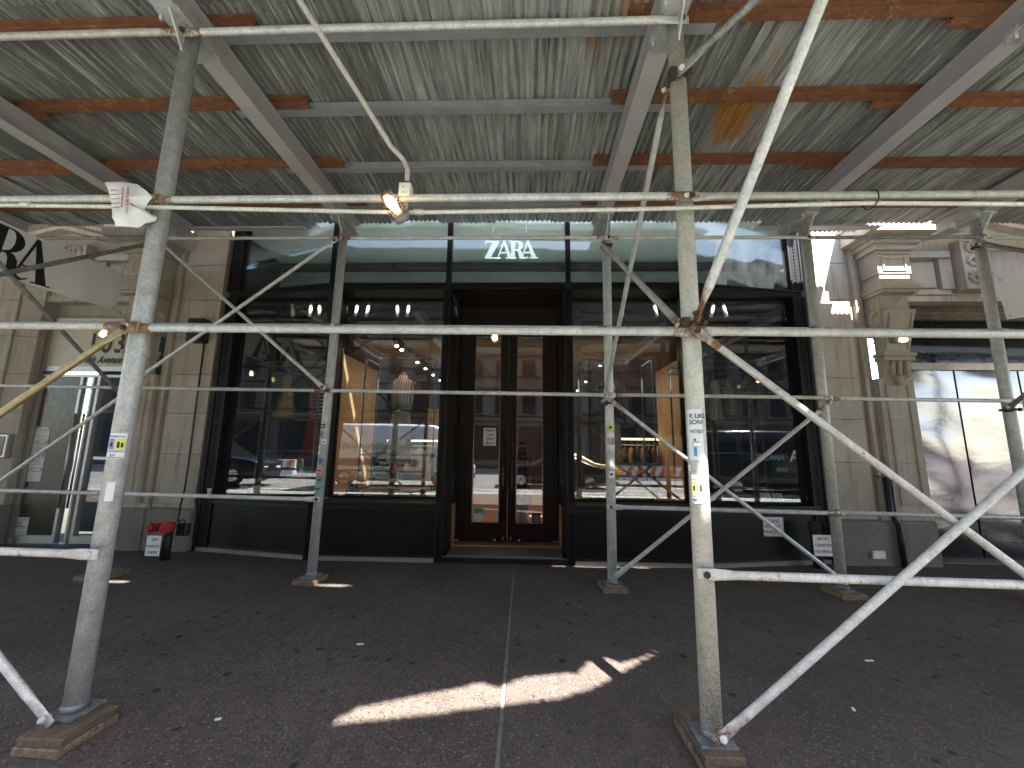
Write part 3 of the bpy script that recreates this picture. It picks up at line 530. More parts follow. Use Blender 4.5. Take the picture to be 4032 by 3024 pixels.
# bulkheads (one panel per bay), plinth, sill
for k, (a, b) in enumerate(((XC-OX,XC-BX-.05),(XC-BX+.05,XC-.955),(XC+.955,XC+BX-.05),(XC+BX+.05,XC+OX))):
    bar('bulkhead_panel', 'black_paint', a, b, .055, .675, .012, .09); bar('bulkhead_rail', 'black_trim', a, b, .675, .72, -.004, .12); bar('bead_rail', 'black_trim', a, b, .735, .772, -.016, .10); bar('bulkhead_rail', 'black_trim', a, b, .055, .085, .002, .0118)
    m = MB(); xs_ = [a, b]; m.add([(a,fy(a)+.02,.765),(b,fy(b)+.02,.765),(b,GY-.02,.775),(a,GY-.02,.775),(a,fy(a)+.02,.70),(b,fy(b)+.02,.70),(b,GY-.02,.70),(a,GY-.02,.70)], [(0,1,2,3),(4,7,6,5),(0,4,5,1),(2,6,7,3),(1,5,6,2),(3,7,4,0)]); m.build('window_sill', 'black_paint', shop)
    bar('plinth_stone', 'plinth_granite', a, b, -.10, .052, -.03, .15)
    mm = MB()
    n = int((b-a)/.05)
    for i in range(n):
        x = a+(i+.5)*(b-a)/n; y = fy(x)-.0165; mm.add([(x,y-.012,.7535),(x+.012,y,.7535),(x,y,.766),(x-.012,y,.7535),(x,y,.741)], [(0,2,1),(0,3,2),(0,4,3),(0,1,4)])
    mm.build('bead_row', 'black_trim', shop)['kind'] = 'stuff'
# soffits over the lower windows, lower window frames and panes
for a, b in ((XC-OX,XC-.955),(XC+.955,XC+OX)):
    pts = sorted({a, b, *[q for q in (XC-BX, XC+BX) if a < q < b]}); m = MB()
    m.rings([[(x,fy(x)+.02,3.897),(x,GY+.08,3.897),(x,GY+.08,3.94),(x,fy(x)+.02,3.94)] for x in pts], smooth=False); m.build('window_soffit', 'black_trim', shop)
for a, b, n in ((XC-OX+.16,XC-BX-.04,1),(XC-BX+.04,XC-.96,1),(XC+.96,XC+BX-.04,1),(XC+BX+.04,XC+OX-.16,1)):
    f = MB().box(a-.03,a+.012,GY-.03,GY+.04,.776,3.895).box(b-.012,b+.03,GY-.03,GY+.04,.776,3.895).box(a+.012,b-.012,GY-.03,GY+.04,.776,.80).box(a+.012,b-.012,GY-.03,GY+.04,3.86,3.895); fo = f.build('window_frame', 'black_paint', shop)
    MB().box(a+.012,b-.012,GY,GY+.012,.80,3.86).build('window_pane', 'shop_glass', fo)
# transom panes
for a, b in ((XC-OX+.02,XC-BX-.03),(XC-BX+.03,XC-.94),(XC-.87,XC+.87),(XC+.94,XC+BX-.03),(XC+BX+.03,XC+OX-.16)):
    m = MB(); m.rings([[(x,fy(x)+.045,3.992),(x,fy(x)+.057,3.992),(x,fy(x)+.057,5.35),(x,fy(x)+.045,5.35)] for x in (a,b)], smooth=False); m.build('transom_pane', 'transom_glass', shop)
# entrance recess
DY = 6.45
for s in (-1, 1):
    x = XC+s*.905; xi = XC+s*.79
    m = MB(); m.add([(x-s*.047,CY+.10,.02),(xi,DY,.02),(xi,DY,3.90),(x-s*.047,CY+.10,3.90)], [(0,1,2,3)][::s]); 
    MB().obox((x-s*.047,CY+.09,.05), (xi-(x-s*.047),DY-CY-.09,0), (s*.06,0,0), (0,0,.72)).build('recess_panel', 'bronze', shop)
    MB().obox((x-s*.047,CY+.09,.77), (xi-(x-s*.047),DY-CY-.09,0), (s*.035,0,0), (0,0,.05)).build('recess_rail', 'black_trim', shop)
    MB().obox((x-s*.044,CY+.15,.82), (.62*(xi-(x-s*.047)),.62*(DY-CY-.09),0), (s*.012,0,0), (0,0,3.0)).build('side_pane', 'shop_glass', shop)
    for t in (0,.78,.89): MB().obox((x-s*.047+t*(xi-x+s*.047),CY+.09+t*(DY-CY-.09),.82), (.10*(xi-x+s*.047),.10*(DY-CY),0), (s*.05,0,0), (0,0,3.08)).build('recess_jamb', 'bronze', shop)
    MB().box(min(xi,xi-s*.11),max(xi,xi-s*.11),DY-.02,DY+.10,.05,3.9).build('door_jamb', 'bronze', shop)
MB().box(XC-.86,XC+.86,CY+.10,DY+.1,3.905,3.96).build('recess_ceiling', 'bronze', shop)
MB().box(XC-.68,XC+.68,DY-.005,DY+.09,3.51,3.904).build('door_header', 'bronze', shop); MB().box(XC-.68,XC+.68,DY-.03,DY-.004,3.51,3.55).build('door_header', 'black_trim', shop)
MB().box(XC-.855,XC+.855,CY-.01,CY+.03,.0,.075).box(XC-.80,XC+.80,CY+.03,DY-.002,.0,.085).box(XC-.80,XC+.80,DY-.002,DY+.1,.0,.0985).build('door_step', 'tile_step', shop)
MB().box(XC-.86,XC+.86,CY-.02,CY-.0105,.0,.07).build('step_riser', 'bronze', shop)
for s in (-1, 1):                       # the two leaves
    a, b = sorted((XC+s*.004+.045*0, XC+s*.675)); d = MB(); gi, go = (.105,.105)
    lx0, lx1 = (a+.12, b-.135) if s < 0 else (a+.135, b-.12)
    d.box(a,lx0,DY,DY+.05,.10,3.505).box(lx1,b,DY,DY+.05,.10,3.505).box(lx0,lx1,DY,DY+.05,.10,.385).box(lx0,lx1,DY,DY+.05,3.40,3.505)
    do = d.build('door', 'bronze', shop)
    MB().box(lx0,lx1,DY+.02,DY+.03,.385,3.40).build('door_pane', 'shop_glass', do)
    e = MB()
    for p, q in (((lx0-.008,lx0+.004),(.385,3.40)),((lx1-.004,lx1+.008),(.385,3.40))): e.box(*p,DY-.006,DY+.0195,*q)
    e.box(lx0,lx1,DY-.006,DY+.0195,.377,.389); e.build('glazing_bead', 'brushed_bronze', do)
    hx = XC+s*.072; MB().cyl((hx,DY-.055,.45),(hx,DY-.055,1.60),.014,n=14).cyl((hx,DY-.055,.60),(hx,DY,.60),.009,n=10).cyl((hx,DY-.055,1.45),(hx,DY,1.45),.009,n=10).build('handle', 'brushed_bronze', do)
    kx = XC+s*.19; MB().cyl((kx,DY-.03,.13),(kx,DY,.13),.016,n=12).build('door_stop', 'plastic_white', do)
    lk = MB()
    for zz in (.14,.165): lk.box(XC+s*.06-.010,XC+s*.06+.010,DY-.006,DY-.0005,zz-.009,zz+.009)
    lk.build('lock_plate', 'stainless', do)
for s in (-1,1): MB().cyl((XC+s*.83,DY-.35,.19),(XC+s*.70,DY-.35,.19),.008,n=8).cyl((XC+s*.71,DY-.35,.19),(XC+s*.70,DY-.35,.19),.018,n=10).build('bumper', 'stainless', shop)
# brand letters behind the transom glass
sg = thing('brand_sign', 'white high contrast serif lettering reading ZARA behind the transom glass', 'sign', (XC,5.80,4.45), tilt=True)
brand('letters', lambda u, v, t: Vector((-.625+u*.297, 5.80-t, 4.462+v*.285)), .025, 'letter_glow', sg)
MB().cyl((-.50,5.80,4.74),(-.50,5.80,5.2),.003,n=6).cyl((.02,5.80,4.74),(.02,5.80,5.2),.003,n=6).build('hanging_wire', 'stainless', sg)
# ================================================================ LIMESTONE BUILDING round the shopfront
bld = thing('limestone_building', 'pale limestone building front with carved doorways either side of the black shopfront', 'building', (0,6.0,0), tilt=True)
WY = 6.0
courses = [.60,1.39,2.01,2.63,3.25,3.86,4.46,5.08,5.7,6.4,7.1]
def blocks(x0, x1, y0=WY, cs=courses, mat='limestone', d=.35, splits=None):
    for i, (a, b) in enumerate(zip(cs, cs[1:])):
        cut = [x0]+(splits[i % len(splits)] if splits else [])+[x1]
        for p, q in zip(cut, cut[1:]): MB().cbox(p+.002,q-.002,y0,y0+d,a+.0025,b-.0025,.006).build('stone_block', mat, bld)
for s in (-1, 1):
    e0, e1 = (4.40, 5.02) if s > 0 else (-5.57, -4.93)
    blocks(e0, e1); MB().box(e0+.01,e1-.01,WY+.02,WY+.3,.3,7.1).build('wall_core', 'limestone_carved', bld)
    MB().cbox(e0-.01,e1+.05,WY-.09,WY+.34,-.2,.585,.02).build('base_block', 'granite', bld); MB().cbox(e0-.004,e1+.02,WY-.03,WY+.34,.586,.66,.02).build('base_moulding', 'limestone', bld)
    m = (lambda u: u) if s > 0 else (lambda u: -.55-u)      # mirror for the left doorway
    X = lambda a, b: sorted((m(a), m(b)))
    def bx_(name, a, b, y0, y1, z0, z1, mat='limestone_carved', c=.004):
        p, q = X(a, b); return MB().cbox(p,q,y0,y1,z0,z1,c).build(name, mat, bld)
    # stepped jamb mouldings beside the pier, the pilaster, its console and entablature block
    for i, (a, b) in enumerate(zip(courses[:8], courses[1:8])):
        bx_('jamb_moulding', 5.025,5.095,WY+.045,WY+.3,a+.001,b-.001); bx_('jamb_moulding', 5.097,5.15,WY-.012,WY+.3,a+.001,b-.001); bx_('jamb_moulding', 5.152,5.235,WY+.03,WY+.3,a+.001,b-.001)
    for (za, zb) in ((.66,1.39),(1.39,2.01),(2.01,2.62)): bx_('pilaster_block', 5.24,5.74,WY-.06,WY+.3,za+.001,zb-.001,'limestone')
    p, q = X(5.32,5.66); pf = MB()
    for a, b, c, d in ((p,q,2.50,2.54),(p,q,.80,.84),(p,p+.035,.84,2.50),(q-.035,q,.84,2.50)): pf.box(a,b,WY-.078,WY-.0605,c,d)
    pf.build('panel_moulding', 'limestone_carved', bld)
    bx_('base_block', 5.03,5.76,WY-.09,WY+.34,-.2,.585,'granite',.02); bx_('base_moulding', 5.03,5.75,WY-.075,WY+.34,.586,.659,'limestone',.02)
    cn = bx_('console', 5.27,5.71,WY-.20,WY+.2,3.30,3.855); p, q = X(5.27,5.71)
    sc = MB(); prof = [(WY-.20,3.30),(WY-.27,3.52),(WY-.29,3.60),(WY-.29,3.60)]
    prof = [(WY-.06,2.62),(WY-.10,2.66),(WY-.13,2.80),(WY-.135,2.95),(WY-.15,3.10),(WY-.19,3.28),(WY-.255,3.44),(WY-.30,3.56),(WY-.31,3.60),(WY+.0,3.60),(WY+.0,2.62)]
    sc.poly([(y,z) for y, z in prof], lambda u, v, t: Vector((t,u,v)), p+.03, q-.03); sc.build('scroll', 'limestone_carved', bld)
    vs_ = MB()                                              # leaf on the face and flutes of the drop
    for u in (-.10,0,.10): vs_.cyl(((p+q)/2+u,WY-.125,2.66),((p+q)/2+u,WY-.15,2.86),.034,.03,n=10)
    vs_.box(p,q,WY-.17,WY,2.87,2.93); vs_.box(p-.015,q+.015,WY-.19,WY,2.935,2.985); vs_.lathe(((p+q)/2,WY-.10,2.50), [(.005,0),(.045,.05),(.06,.12),(.05,.15)], 12); vs_.build('scroll_drop', 'limestone_carved', bld)
    for a, b, c, d in ((p+.05,p+.075,3.02,3.54),(q-.075,q-.05,3.02,3.54)):
        fr = MB(); fr.add([(a,WY-.148-.012,c),(b,WY-.148-.012,c),(b,WY-.305,d),(a,WY-.305,d),(a,WY-.13,c),(b,WY-.13,c),(b,WY-.28,d),(a,WY-.28,d)], [(0,1,2,3),(7,6,5,4),(0,4,5,1),(1,5,6,2),(2,6,7,3),(3,7,4,0)])
        fr.build('scroll_rim', 'limestone_carved', bld)
    # carved side of the console: volute and acanthus
    vx = p if s > 0 else q; sg_ = -1 if s > 0 else 1; cv = MB()
    for r_, t0 in ((.085,0),(.05,1.5)):
        pts = []
        for k in range(9): pts.append((vx+sg_*.004, WY-.12+r_*.9*(1 if k in (0,1,7,8) else -1), 3.73+r_*(1 if k in (1,2,3,0) else -1)))
    g = [(-.16,3.80),(-.04,3.80),(-.04,3.66),(-.13,3.66),(-.13,3.745),(-.085,3.745),(-.085,3.70)]
    for (a, b), (c, d) in zip(g, g[1:]): cv.box(vx+min(0,sg_*.012),vx+max(0,sg_*.012),WY+min(a,c)-.008,WY+max(a,c)+.008,min(b,d)-.008,max(b,d)+.008)
    for k in range(9):
        an = R(-100+25*k); cy_, cz_ = WY-.10+.07*math.cos(an), 3.50+.10*math.sin(an); cv.lathe((vx,cy_,cz_), [(.045,-.004),(.04,.018),(.015,.028)], 8, (sg_,0,0))
    for k in range(4): cv.lathe((vx,WY-.085+.012*k,3.34-.06*k), [(.034-.005*k,-.004),(.026-.004*k,.02),(.01,.026)], 8, (sg_,0,0))
    cv.build('carving', 'limestone_carved', bld)
    bx_('console_cap', 5.23,5.75,WY-.33,WY+.2,3.857,3.90); bx_('console_cap', 5.21,5.77,WY-.36,WY+.2,3.901,3.96); bx_('console_cap', 5.25,5.73,WY-.30,WY+.2,3.961,4.08); bx_('entablature', 5.27,5.71,WY-.27,WY+.2,4.081,4.16); bx_('entablature', 5.25,5.73,WY-.285,WY+.2,4.161,4.46)
    # diamond on the console face, sunk frame on the entablature
    dm = MB(); dm.add([((p+q)/2,WY-.255,3.72),(p+.06,WY-.201,3.82),(q-.06,WY-.201,3.82),(q-.06,WY-.201,3.62),(p+.06,WY-.201,3.62)], [(0,2,1),(0,3,2),(0,4,3),(0,1,4)]); dm.build('carving', 'limestone_carved', bld)
    fm = MB()
    for a, b, c, d in ((p+.05,q-.05,4.40,4.42),(p+.05,q-.05,4.20,4.22),(p+.05,p+.07,4.22,4.40),(q-.07,q-.05,4.22,4.40)): fm.box(a,b,WY-.30,WY-.2855,c,d)
    fm.build('panel_moulding', 'limestone_carved', bld)
    for k, (z0, z1, pr) in enumerate(((4.461,4.52,.30),(4.521,4.60,.345),(4.601,4.66,.40),(4.661,4.70,.46))): bx_('cornice_moulding', 5.25-.05*k,5.73+.05*k,WY-pr,WY+.2,z0,z1)
    bx_('cornice', 4.98,5.95,WY-.56,WY+.2,4.701,4.93,'limestone'); bx_('cornice', 4.95,5.98,WY-.60,WY+.2,4.931,5.0,'limestone')
    # doorway head: lintel, frieze with panels and carved oak leaf, pediment
    W2 = 8.62 if s > 0 else 8.62
    bx_('lintel', 5.742,W2,WY+.07,WY+.34,3.862,3.96,'limestone'); bx_('frieze', 5.715,W2,WY+.10,WY+.34,3.961,4.70,'limestone')
    bx_('frieze_panel', 5.80,6.42,WY+.055,WY+.10,4.08,4.50); bx_('frieze_moulding', 5.74,6.62,WY-.02,WY+.10,4.55,4.66); bx_('frieze_panel', 5.76,6.62,WY+.045,WY+.10,3.965,4.045); bx_('frieze_pier', 6.47,6.66,WY+.02,WY+.10,4.046,4.549)
    bx_('carved_panel', 6.70,7.10,WY-.08,WY+.10,4.0,4.80); a, b = X(6.70,7.10); lf = MB()
    for c_, d_ in (((a,a+.03),(4.0,4.8)),((b-.03,b),(4.0,4.8)),((a+.03,b-.03),(4.0,4.03)),((a+.03,b-.03),(4.77,4.8))): lf.box(*c_,WY-.10,WY-.0805,*d_)
    lx = (a+b)/2
    for zz, r_ in ((4.68,.085),(4.46,.09),(4.20,.11)):
        for k in range(10):
            an = 2*math.pi*k/10+random.random()*.3; lf.lathe((lx+r_*math.cos(an)*1.05,WY-.08,zz+r_*.8*math.sin(an)), [(.042,-.003),(.038,.018),(.016,.034)], 7, (math.cos(an)*.4,-1,math.sin(an)*.4))
        lf.lathe((lx,WY-.08,zz), [(.04,0),(.03,.03),(.01,.05)], 8, (0,-1,0))
    lf.build('carving', 'limestone_carved', bld)
    pk = 7.22; 
    for (xa, za), (xb, zb) in (((5.62,4.72),(pk,5.12)),((pk,5.12),(8.82,4.72))):
        for pr, lo_, hi_ in ((.10,-.04,.03),(.26,.03,.10),(.55,.10,.34)):
            pa, pb = m(xa), m(xb); MB().obox((pa,WY-pr,za+lo_), (pb-pa,0,zb-za), (0,pr+.2,0), (0,0,hi_-lo_-.001)).build('pediment', 'limestone', bld)
    a, b = X(5.62,8.82); MB().box(a,b,WY+.06,WY+.3,4.70,5.3).build('tympanum', 'limestone', bld)
    MB().cbox(*X(5.96,8.5),WY-.02,WY+.3,5.45,7.1,.004).build('wall_core', 'pale_stone', bld)
# upper wall above the shop
for k in range(6): MB().cbox(-5.0+1.6*k+.002,-5.0+1.6*k+1.598,WY-.05,WY+.4,5.36,7.1,.01).build('stone_block', 'pale_stone', bld)
MB().cbox(-30,-10.6,WY,WY+.6,-.2,7.1).build('neighbour_wall', 'limestone', bld); MB().cbox(8.9,30,WY,WY+.6,-.2,7.1).build('neighbour_wall', 'limestone', bld)
MB().box(-30,30,WY+.2,WY+.6,7.1,14).build('upper_wall', 'pale_stone', bld)
# left doorway
LX0, LX1, LY = -7.88, -6.36, 6.16
blocks(-10.6, -8.36, WY, courses[:7]); blocks(-8.36, -7.95, WY+.03, courses[:7])
MB().cbox(-10.6,-7.96,WY-.05,WY+.3,-.2,.585,.02).build('base_block', 'granite', bld); MB().box(-10.5,-7.99,WY+.06,WY+.3,.4,4.4).build('wall_core', 'limestone_carved', bld)
MB().cbox(-10.6,-9.2,WY,WY+.3,4.461,7.0).build('wall_core', 'limestone', bld)
MB().box(-7.95,-6.29,LY+.10,LY+.3,3.60,3.861).build('lintel', 'limestone', bld)
dr = MB()
for a, b, c, d in ((LX0-.06,LX0,0,3.60),(LX1,LX1+.06,0,3.60),(LX0,LX1,3.52,3.60),(LX0,LX1,2.70,2.78),(LX0,LX1,2.60,2.64),(LX0,LX0+.045,.08,2.60),(-7.22,-7.175,.02,2.60),(-7.02,-6.985,.02,2.60),(-6.93,-6.885,.02,2.60),(LX1-.045,LX1,.02,2.60)): dr.box(a,b,LY-.02,LY+.06,c,d)
dr.box(LX0+.045,-7.22,LY-.02,LY+.06,.02,.13); dr.box(-6.885,LX1-.045,LY-.02,LY+.06,.02,.13); door = dr.build('door', 'stainless', bld, 'stainless steel framed entrance door at far left')
MB().box(LX0+.045,-7.22,LY+.01,LY+.02,.13,2.60).build('door_film', 'film_dark', door)
MB().box(-6.885,LX1-.045,LY+.01,LY+.02,.13,2.60).build('door_pane', 'shop_glass', door); MB().box(-7.175,-7.02,LY+.01,LY+.02,.02,2.60).build('door_pane', 'shop_glass', door)
MB().cyl((-7.10,LY-.10,.55),(-7.10,LY-.10,2.0),.016,n=12).cyl((-6.96,LY-.10,.55),(-6.96,LY-.10,2.0),.016,n=12).build('handle', 'stainless', door)
MB().box(LX0,LX1,LY+.005,LY+.02,2.78,3.52).build('number_panel', 'cream_film', bld)
text('street_number', '103', .47, (-7.24,LY-.001,3.02), (1,0,0), (0,0,1), 'ink', bld, spacing=1.15, width=.85); text('street_name', 'Fifth Avenue', .17, (-7.30,LY-.001,2.84), (1,0,0), (0,0,1), 'ink', bld, shear=.45, width=.8)
MB().box(LX0-.1,LX1+.1,LY+.9,LY+1.0,0,3.6).build('lobby_wall', 'dark_backdrop', bld)
# right doorway: steel panels
RX0, RX1, RY = 5.76, 8.6, 6.30
sf = MB()
for a, b, c, d in ((RX0,RX1,3.64,3.86),(RX0,RX1,2.82,2.93)): sf.box(a,b,RY-.03,RY+.08,c,d)
sf.box(RX0,RX1,RY-.06,RY-.031,3.74,3.80); sf.build('door_frame', 'brushed_bronze', bld)
MB().box(RX0,RX1,RY+.02,RY+.03,2.93,3.64).build('transom_pane', 'dark_glass', bld)
def wavy(x0, x1, z0, z1):
    m = MB(); nx, nz = 14, 34; vs = []; fs = []
    for i in range(nx+1):
        for k in range(nz+1):
            u, v = x0+(x1-x0)*i/nx, z0+(z1-z0)*k/nz; dz = math.sin(math.pi*i/nx)**.6*(.0055*math.sin(v*5.1+u*1.3+1.2*math.sin(u*2.1))+.0035*math.sin(v*11+u*3+2*math.sin(v*2))+.002*math.sin(u*6+v*2)); vs.append((u,RY+dz,v))
    for i in range(nx):
        for k in range(nz): a = i*(nz+1)+k; fs.append((a,a+nz+1,a+nz+2,a+1))
    return m.add(vs, fs, True)
for a, b in ((RX0+.02,6.70),(6.73,7.66),(7.69,RX1-.02)): wavy(a,b,.04,2.81).build('steel_panel', 'wavy_steel', bld)
MB().box(RX0,RX1,RY+.03,RY+.08,0,2.82).build('door_backing', 'black_iron', bld)
MB().box(5.74,RX1,WY+.1,RY+.2,-.1,.012).build('threshold', 'granite', bld)
# ================================================================ SHOP INTERIOR
def st_box(name, mat, *a): o = MB().box(*a).build(name, mat); return structure(o)
st_box('shop_floor', 'wood_floor', -4.85, 4.35, 6.2, 16, -.1, .10)
st_box('shop_ceiling', 'ceiling_tan', -4.85, 4.35, 7.32, 16, 3.58, 3.70)
st_box('window_ceiling', 'white_wall', -4.85, 4.35, 5.72, 7.32, 5.12, 5.2)
st_box('transom_wall', 'grey_panel', -4.85, 4.35, 7.30, 7.36, 4.50, 5.12); st_box('window_valance', 'dark_backdrop', -4.85, 4.35, 7.29, 7.35, 3.58, 4.495); st_box('back_wall', 'back_wall', -4.85, 4.35, 15.9, 16, .1, 3.58)
st_box('shop_wall_left', 'dark_backdrop', -4.97, -4.86, 6.2, 16, -.1, 5.2); st_box('shop_wall_right', 'dark_backdrop', 4.36, 4.47, 6.2, 16, -.1, 5.2)
wf = MB().box(-4.85,XC-.80,GY+.04,7.3,.10,.70).box(XC+.80,4.35,GY+.04,7.3,.10,.70).build('display_floor', 'wood_floor'); structure(wf)
tk = thing('black_track', 'black lighting track along the top of the transom windows', 'light track', (XC,7.2,4.95), tilt=True)
MB().box(-4.8,4.3,7.16,7.28,4.93,5.06).build('rail', 'black_iron', tk)
for k, x in enumerate((-3.55,-2.55,-.62,.55,.85,1.6)): MB().cyl((x,7.10,4.98),(x,7.02,4.93),.05,n=14).build('lamp_head', 'black_iron', tk)
for x, nm in ((XC-.93,'left'),(XC+.93,'right')):  # panels added to block the lit shop and darken the recess panes
    t = thing('added_side_panel', f'dark panel added to darken the side glass at the {nm} of the doors', 'panel', (x,6.7,.7), tilt=True); MB().box(x-.015,x+.015,CY+.13,7.0,.06,3.89).build('panel', 'dark_backdrop', t)
# partitions of wood panels between the side displays and the shop
for s, x, nm in ((-1,-3.32,'left'),(1,2.90,'right')):
    t = thing('wood_partition', f'warm lit wood panel partition inside the {nm} of the shop', 'partition', (x,7.6,.7), tilt=True)
    for k, (a, b) in enumerate(((6.75,7.22),(7.225,7.76),(7.765,8.6))): MB().box(x-.04,x+.04,a,b,.70,3.20).build('wood_panel', 'wood_panel', t)
    MB().box(x+s*.05,x+s*1.6,7.26,7.31,.7,3.6).build('backdrop', 'dark_backdrop', t); MB().box(x+s*.05,x+s*1.6,6.3,7.31,3.601,3.66).build('dark_soffit', 'dark_backdrop', t)
tt = thing('wood_partition', 'tall lit wood panel deep inside the shop behind the striped blouse', 'partition', (-2.0,11,.1), tilt=True); MB().box(-2.6,-2.0,10.6,10.7,.1,2.55).build('wood_panel', 'wood_panel', tt); MB().box(-1.99,-1.4,10.6,10.7,.1,2.55).build('wood_panel', 'wood_panel', tt)
ORD = 'first second third fourth fifth sixth seventh eighth ninth tenth eleventh twelfth'.split()
# white tube spotlights along the window heads
for i, x in enumerate((-4.06,-3.72,-3.57,-2.9,-2.70,-2.2,-2.0,1.67,2.2,2.98,3.19,3.35)):
    t = thing('tube_spotlight', f'small white tube spotlight over the displays, {ORD[i]} of the row from the left', 'spotlight', (x,6.5,3.97), 'white tube spotlights over the displays', tilt=True)
    tx = random.uniform(-.06,.06); MB().cyl((x,6.5,3.96),(x+tx,6.5,3.755),.028,n=14).build('tube', 'white_print', t); MB().cyl((x,6.5,4.2),(x,6.5,3.955),.006,n=8).build('stem', 'white_print', t)
# ceiling tracks with lit spots
def track(x, y0, y1, z, ys, nm):
    t = thing('ceiling_track', f'black ceiling track with warm lit spots on the {nm} side of the shop', 'light track', (x,y0,z), tilt=True)
    MB().box(x-.035,x+.035,y0,y1,z,z+.05).build('rail', 'black_iron', t)
    for y in ys:
        h = MB().cyl((x,y,z),(x+.05*(1 if x < 0 else -1),y-.03,z-.13),.042,n=12).build('lamp_head', 'black_iron', t); MB().cyl((x+.05*(1 if x < 0 else -1),y-.03,z-.128),(x+.051*(1 if x < 0 else -1),y-.032,z-.136),.036,n=12).build('lens', 'spot_face', h)
track(-2.35, 6.3, 15, 3.46, (6.9,7.2,8.3,9.0,9.8,10.6,11.4,12.3), 'left'); track(1.72, 6.3, 15, 3.46, (7.3,7.6,8.6,10.7,12.4,13.8), 'right')
def lamp(kind, name, loc, e, col, size=.3, rot=None, parent=None, shape=None):
    d = bpy.data.lights.new(name, kind); d.energy = e; d.color = col
    if kind == 'AREA': d.shape = 'RECTANGLE'; d.size, d.size_y = size
    elif kind == 'POINT': d.shadow_soft_size = size
    o = bpy.data.objects.new(name, d); COL.objects.link(o); o.location = loc
    if rot: o.rotation_euler = rot
    return o
WARM = (1, .80, .58)
for x, y, e in ((-1.9,8.0,2.3),(1.4,8.0,2.3),(-1.4,11.5,1.3),(1.2,11.5,1.3),(-.2,14,1.3)): lamp('AREA', 'shop_ceiling_light', (x,y,3.40), e, WARM, (1.2,1.2))
for x, e in ((-3.6,.08),(-2.0,.28),(-.25,.28),(1.4,.28),(3.2,.18)): lamp('AREA', 'transom_fill', (x,6.22,4.05), e, (.84,.98,1), (1.3,.12), (R(180),0,0))  # hidden fill lamps added to brighten the transom ceiling
lamp('AREA', 'letter_fill', (-.22,5.76,4.0), .10, (1,1,.97), (.8,.02), (R(180-18),0,0))  # hidden fill lamp added to brighten the brand letters
for x, e in ((-3.9,5.),(3.4,3.),(-2.1,9.),(1.56,8.)):
    l = lamp('SPOT', 'display_spot', (x,6.42,3.74), e, WARM, rot=Vector((0,-.50,1.6)).to_track_quat('Z', 'Y').to_euler()); l.data.spot_size = R(70); l.data.spot_blend = .6; l.data.shadow_soft_size = .04
# ---- garments and mannequins
def loft_garment(mb, loc, prof, ripple=0., folds=9, n=40, rot=0., taper=0.):
    """prof: (z, half width, half depth); ripple grows toward the hem"""
    c, s = math.cos(rot), math.sin(rot); rs = []; z0, z1 = prof[0][0], prof[-1][0]
    for z, a, b in prof:
        k = ripple*abs(z-z0)/max(1e-6, abs(z1-z0)); rg = []
        for j in range(n):
            t = 2*math.pi*j/n; q = 1+k*math.sin(folds*t+z*3); u, v = a*q*math.cos(t), b*q*math.sin(t); rg.append(Vector((loc[0]+u*c-v*s, loc[1]+u*s+v*c, loc[2]+z)))
        rs.append(rg)
    return mb.rings(rs)
def mannequin(name, label, loc, top, bottom, parts, cat='mannequin'):
    t = thing(name, label, cat, loc, tilt=True)
    for nm, mat, prof, rp, fo in parts: loft_garment(MB(), loc, prof, rp, fo).build(nm, mat, t)
    return t
mz = .70
mq = mannequin('dressed_mannequin', 'headless mannequin in striped sleeveless blouse and long beige skirt with black belt', (-2.17,6.95,mz), 0, 0, [
  ('neck', 'cloth_brown', [(2.06,.058,.055),(2.12,.055,.05),(2.15,.05,.045)], 0, 1),
  ('blouse', 'blouse_stripe', [(1.50,.155,.11),(1.56,.175,.13),(1.66,.185,.145),(1.78,.19,.15),(1.88,.195,.14),(1.97,.185,.115),(2.02,.14,.10),(2.05,.085,.08),(2.10,.075,.07)], .05, 14),
  ('skirt', 'cloth_beige', [(1.52,.13,.10),(1.40,.155,.12),(1.2,.175,.14),(.95,.19,.155),(.7,.20,.165),(.55,.205,.17)], .09, 11)])
MB().torus((-2.17,6.95,mz+1.48),(0,0,1),.145,.022,24,6).box(-2.21,-2.12,6.78,6.80,mz+1.46,mz+1.51).build('belt', 'leather_black', mq)
MB().cyl((-2.17,6.95,mz),(-2.17,6.95,mz+.56),.014,n=10).cyl((-2.17,6.95,mz),(-2.17,6.95,mz+.012),.16,n=20).build('stand', 'stainless', mq)
for s in (-1,1): MB().cyl((-2.17+s*.20,6.95,mz+1.97),(-2.17+s*.225,6.94,mz+1.90),.03,.022,n=12).build('arm_cap', 'cloth_brown', mq)
mq = mannequin('dressed_mannequin', 'headless mannequin in black jacket over white shirt with loose bow', (1.50,6.95,mz), 0, 0, [
  ('neck', 'cloth_black', [(2.04,.058,.055),(2.12,.055,.05)], 0, 1),
  ('jacket', 'cloth_black', [(1.28,.215,.15),(1.35,.215,.155),(1.55,.205,.15),(1.75,.21,.15),(1.9,.225,.14),(1.97,.20,.115),(2.03,.12,.09),(2.06,.075,.07)], .03, 8),
  ('shirt', 'cloth_white', [(1.22,.12,.152),(1.4,.075,.158),(1.7,.05,.160),(1.95,.05,.135),(2.06,.06,.085)], .06, 7),
  ('trousers', 'cloth_beige', [(1.30,.165,.12),(1.1,.175,.13),(.8,.185,.14),(.5,.19,.145)], .05, 7)])
for s in (-1,1): MB().tube([(1.5+s*.21,6.95,mz+1.93),(1.5+s*.255,6.94,mz+1.7),(1.5+s*.27,6.92,mz+1.45),(1.5+s*.265,6.9,mz+1.26)], .055, 12).build('sleeve', 'cloth_black', mq)
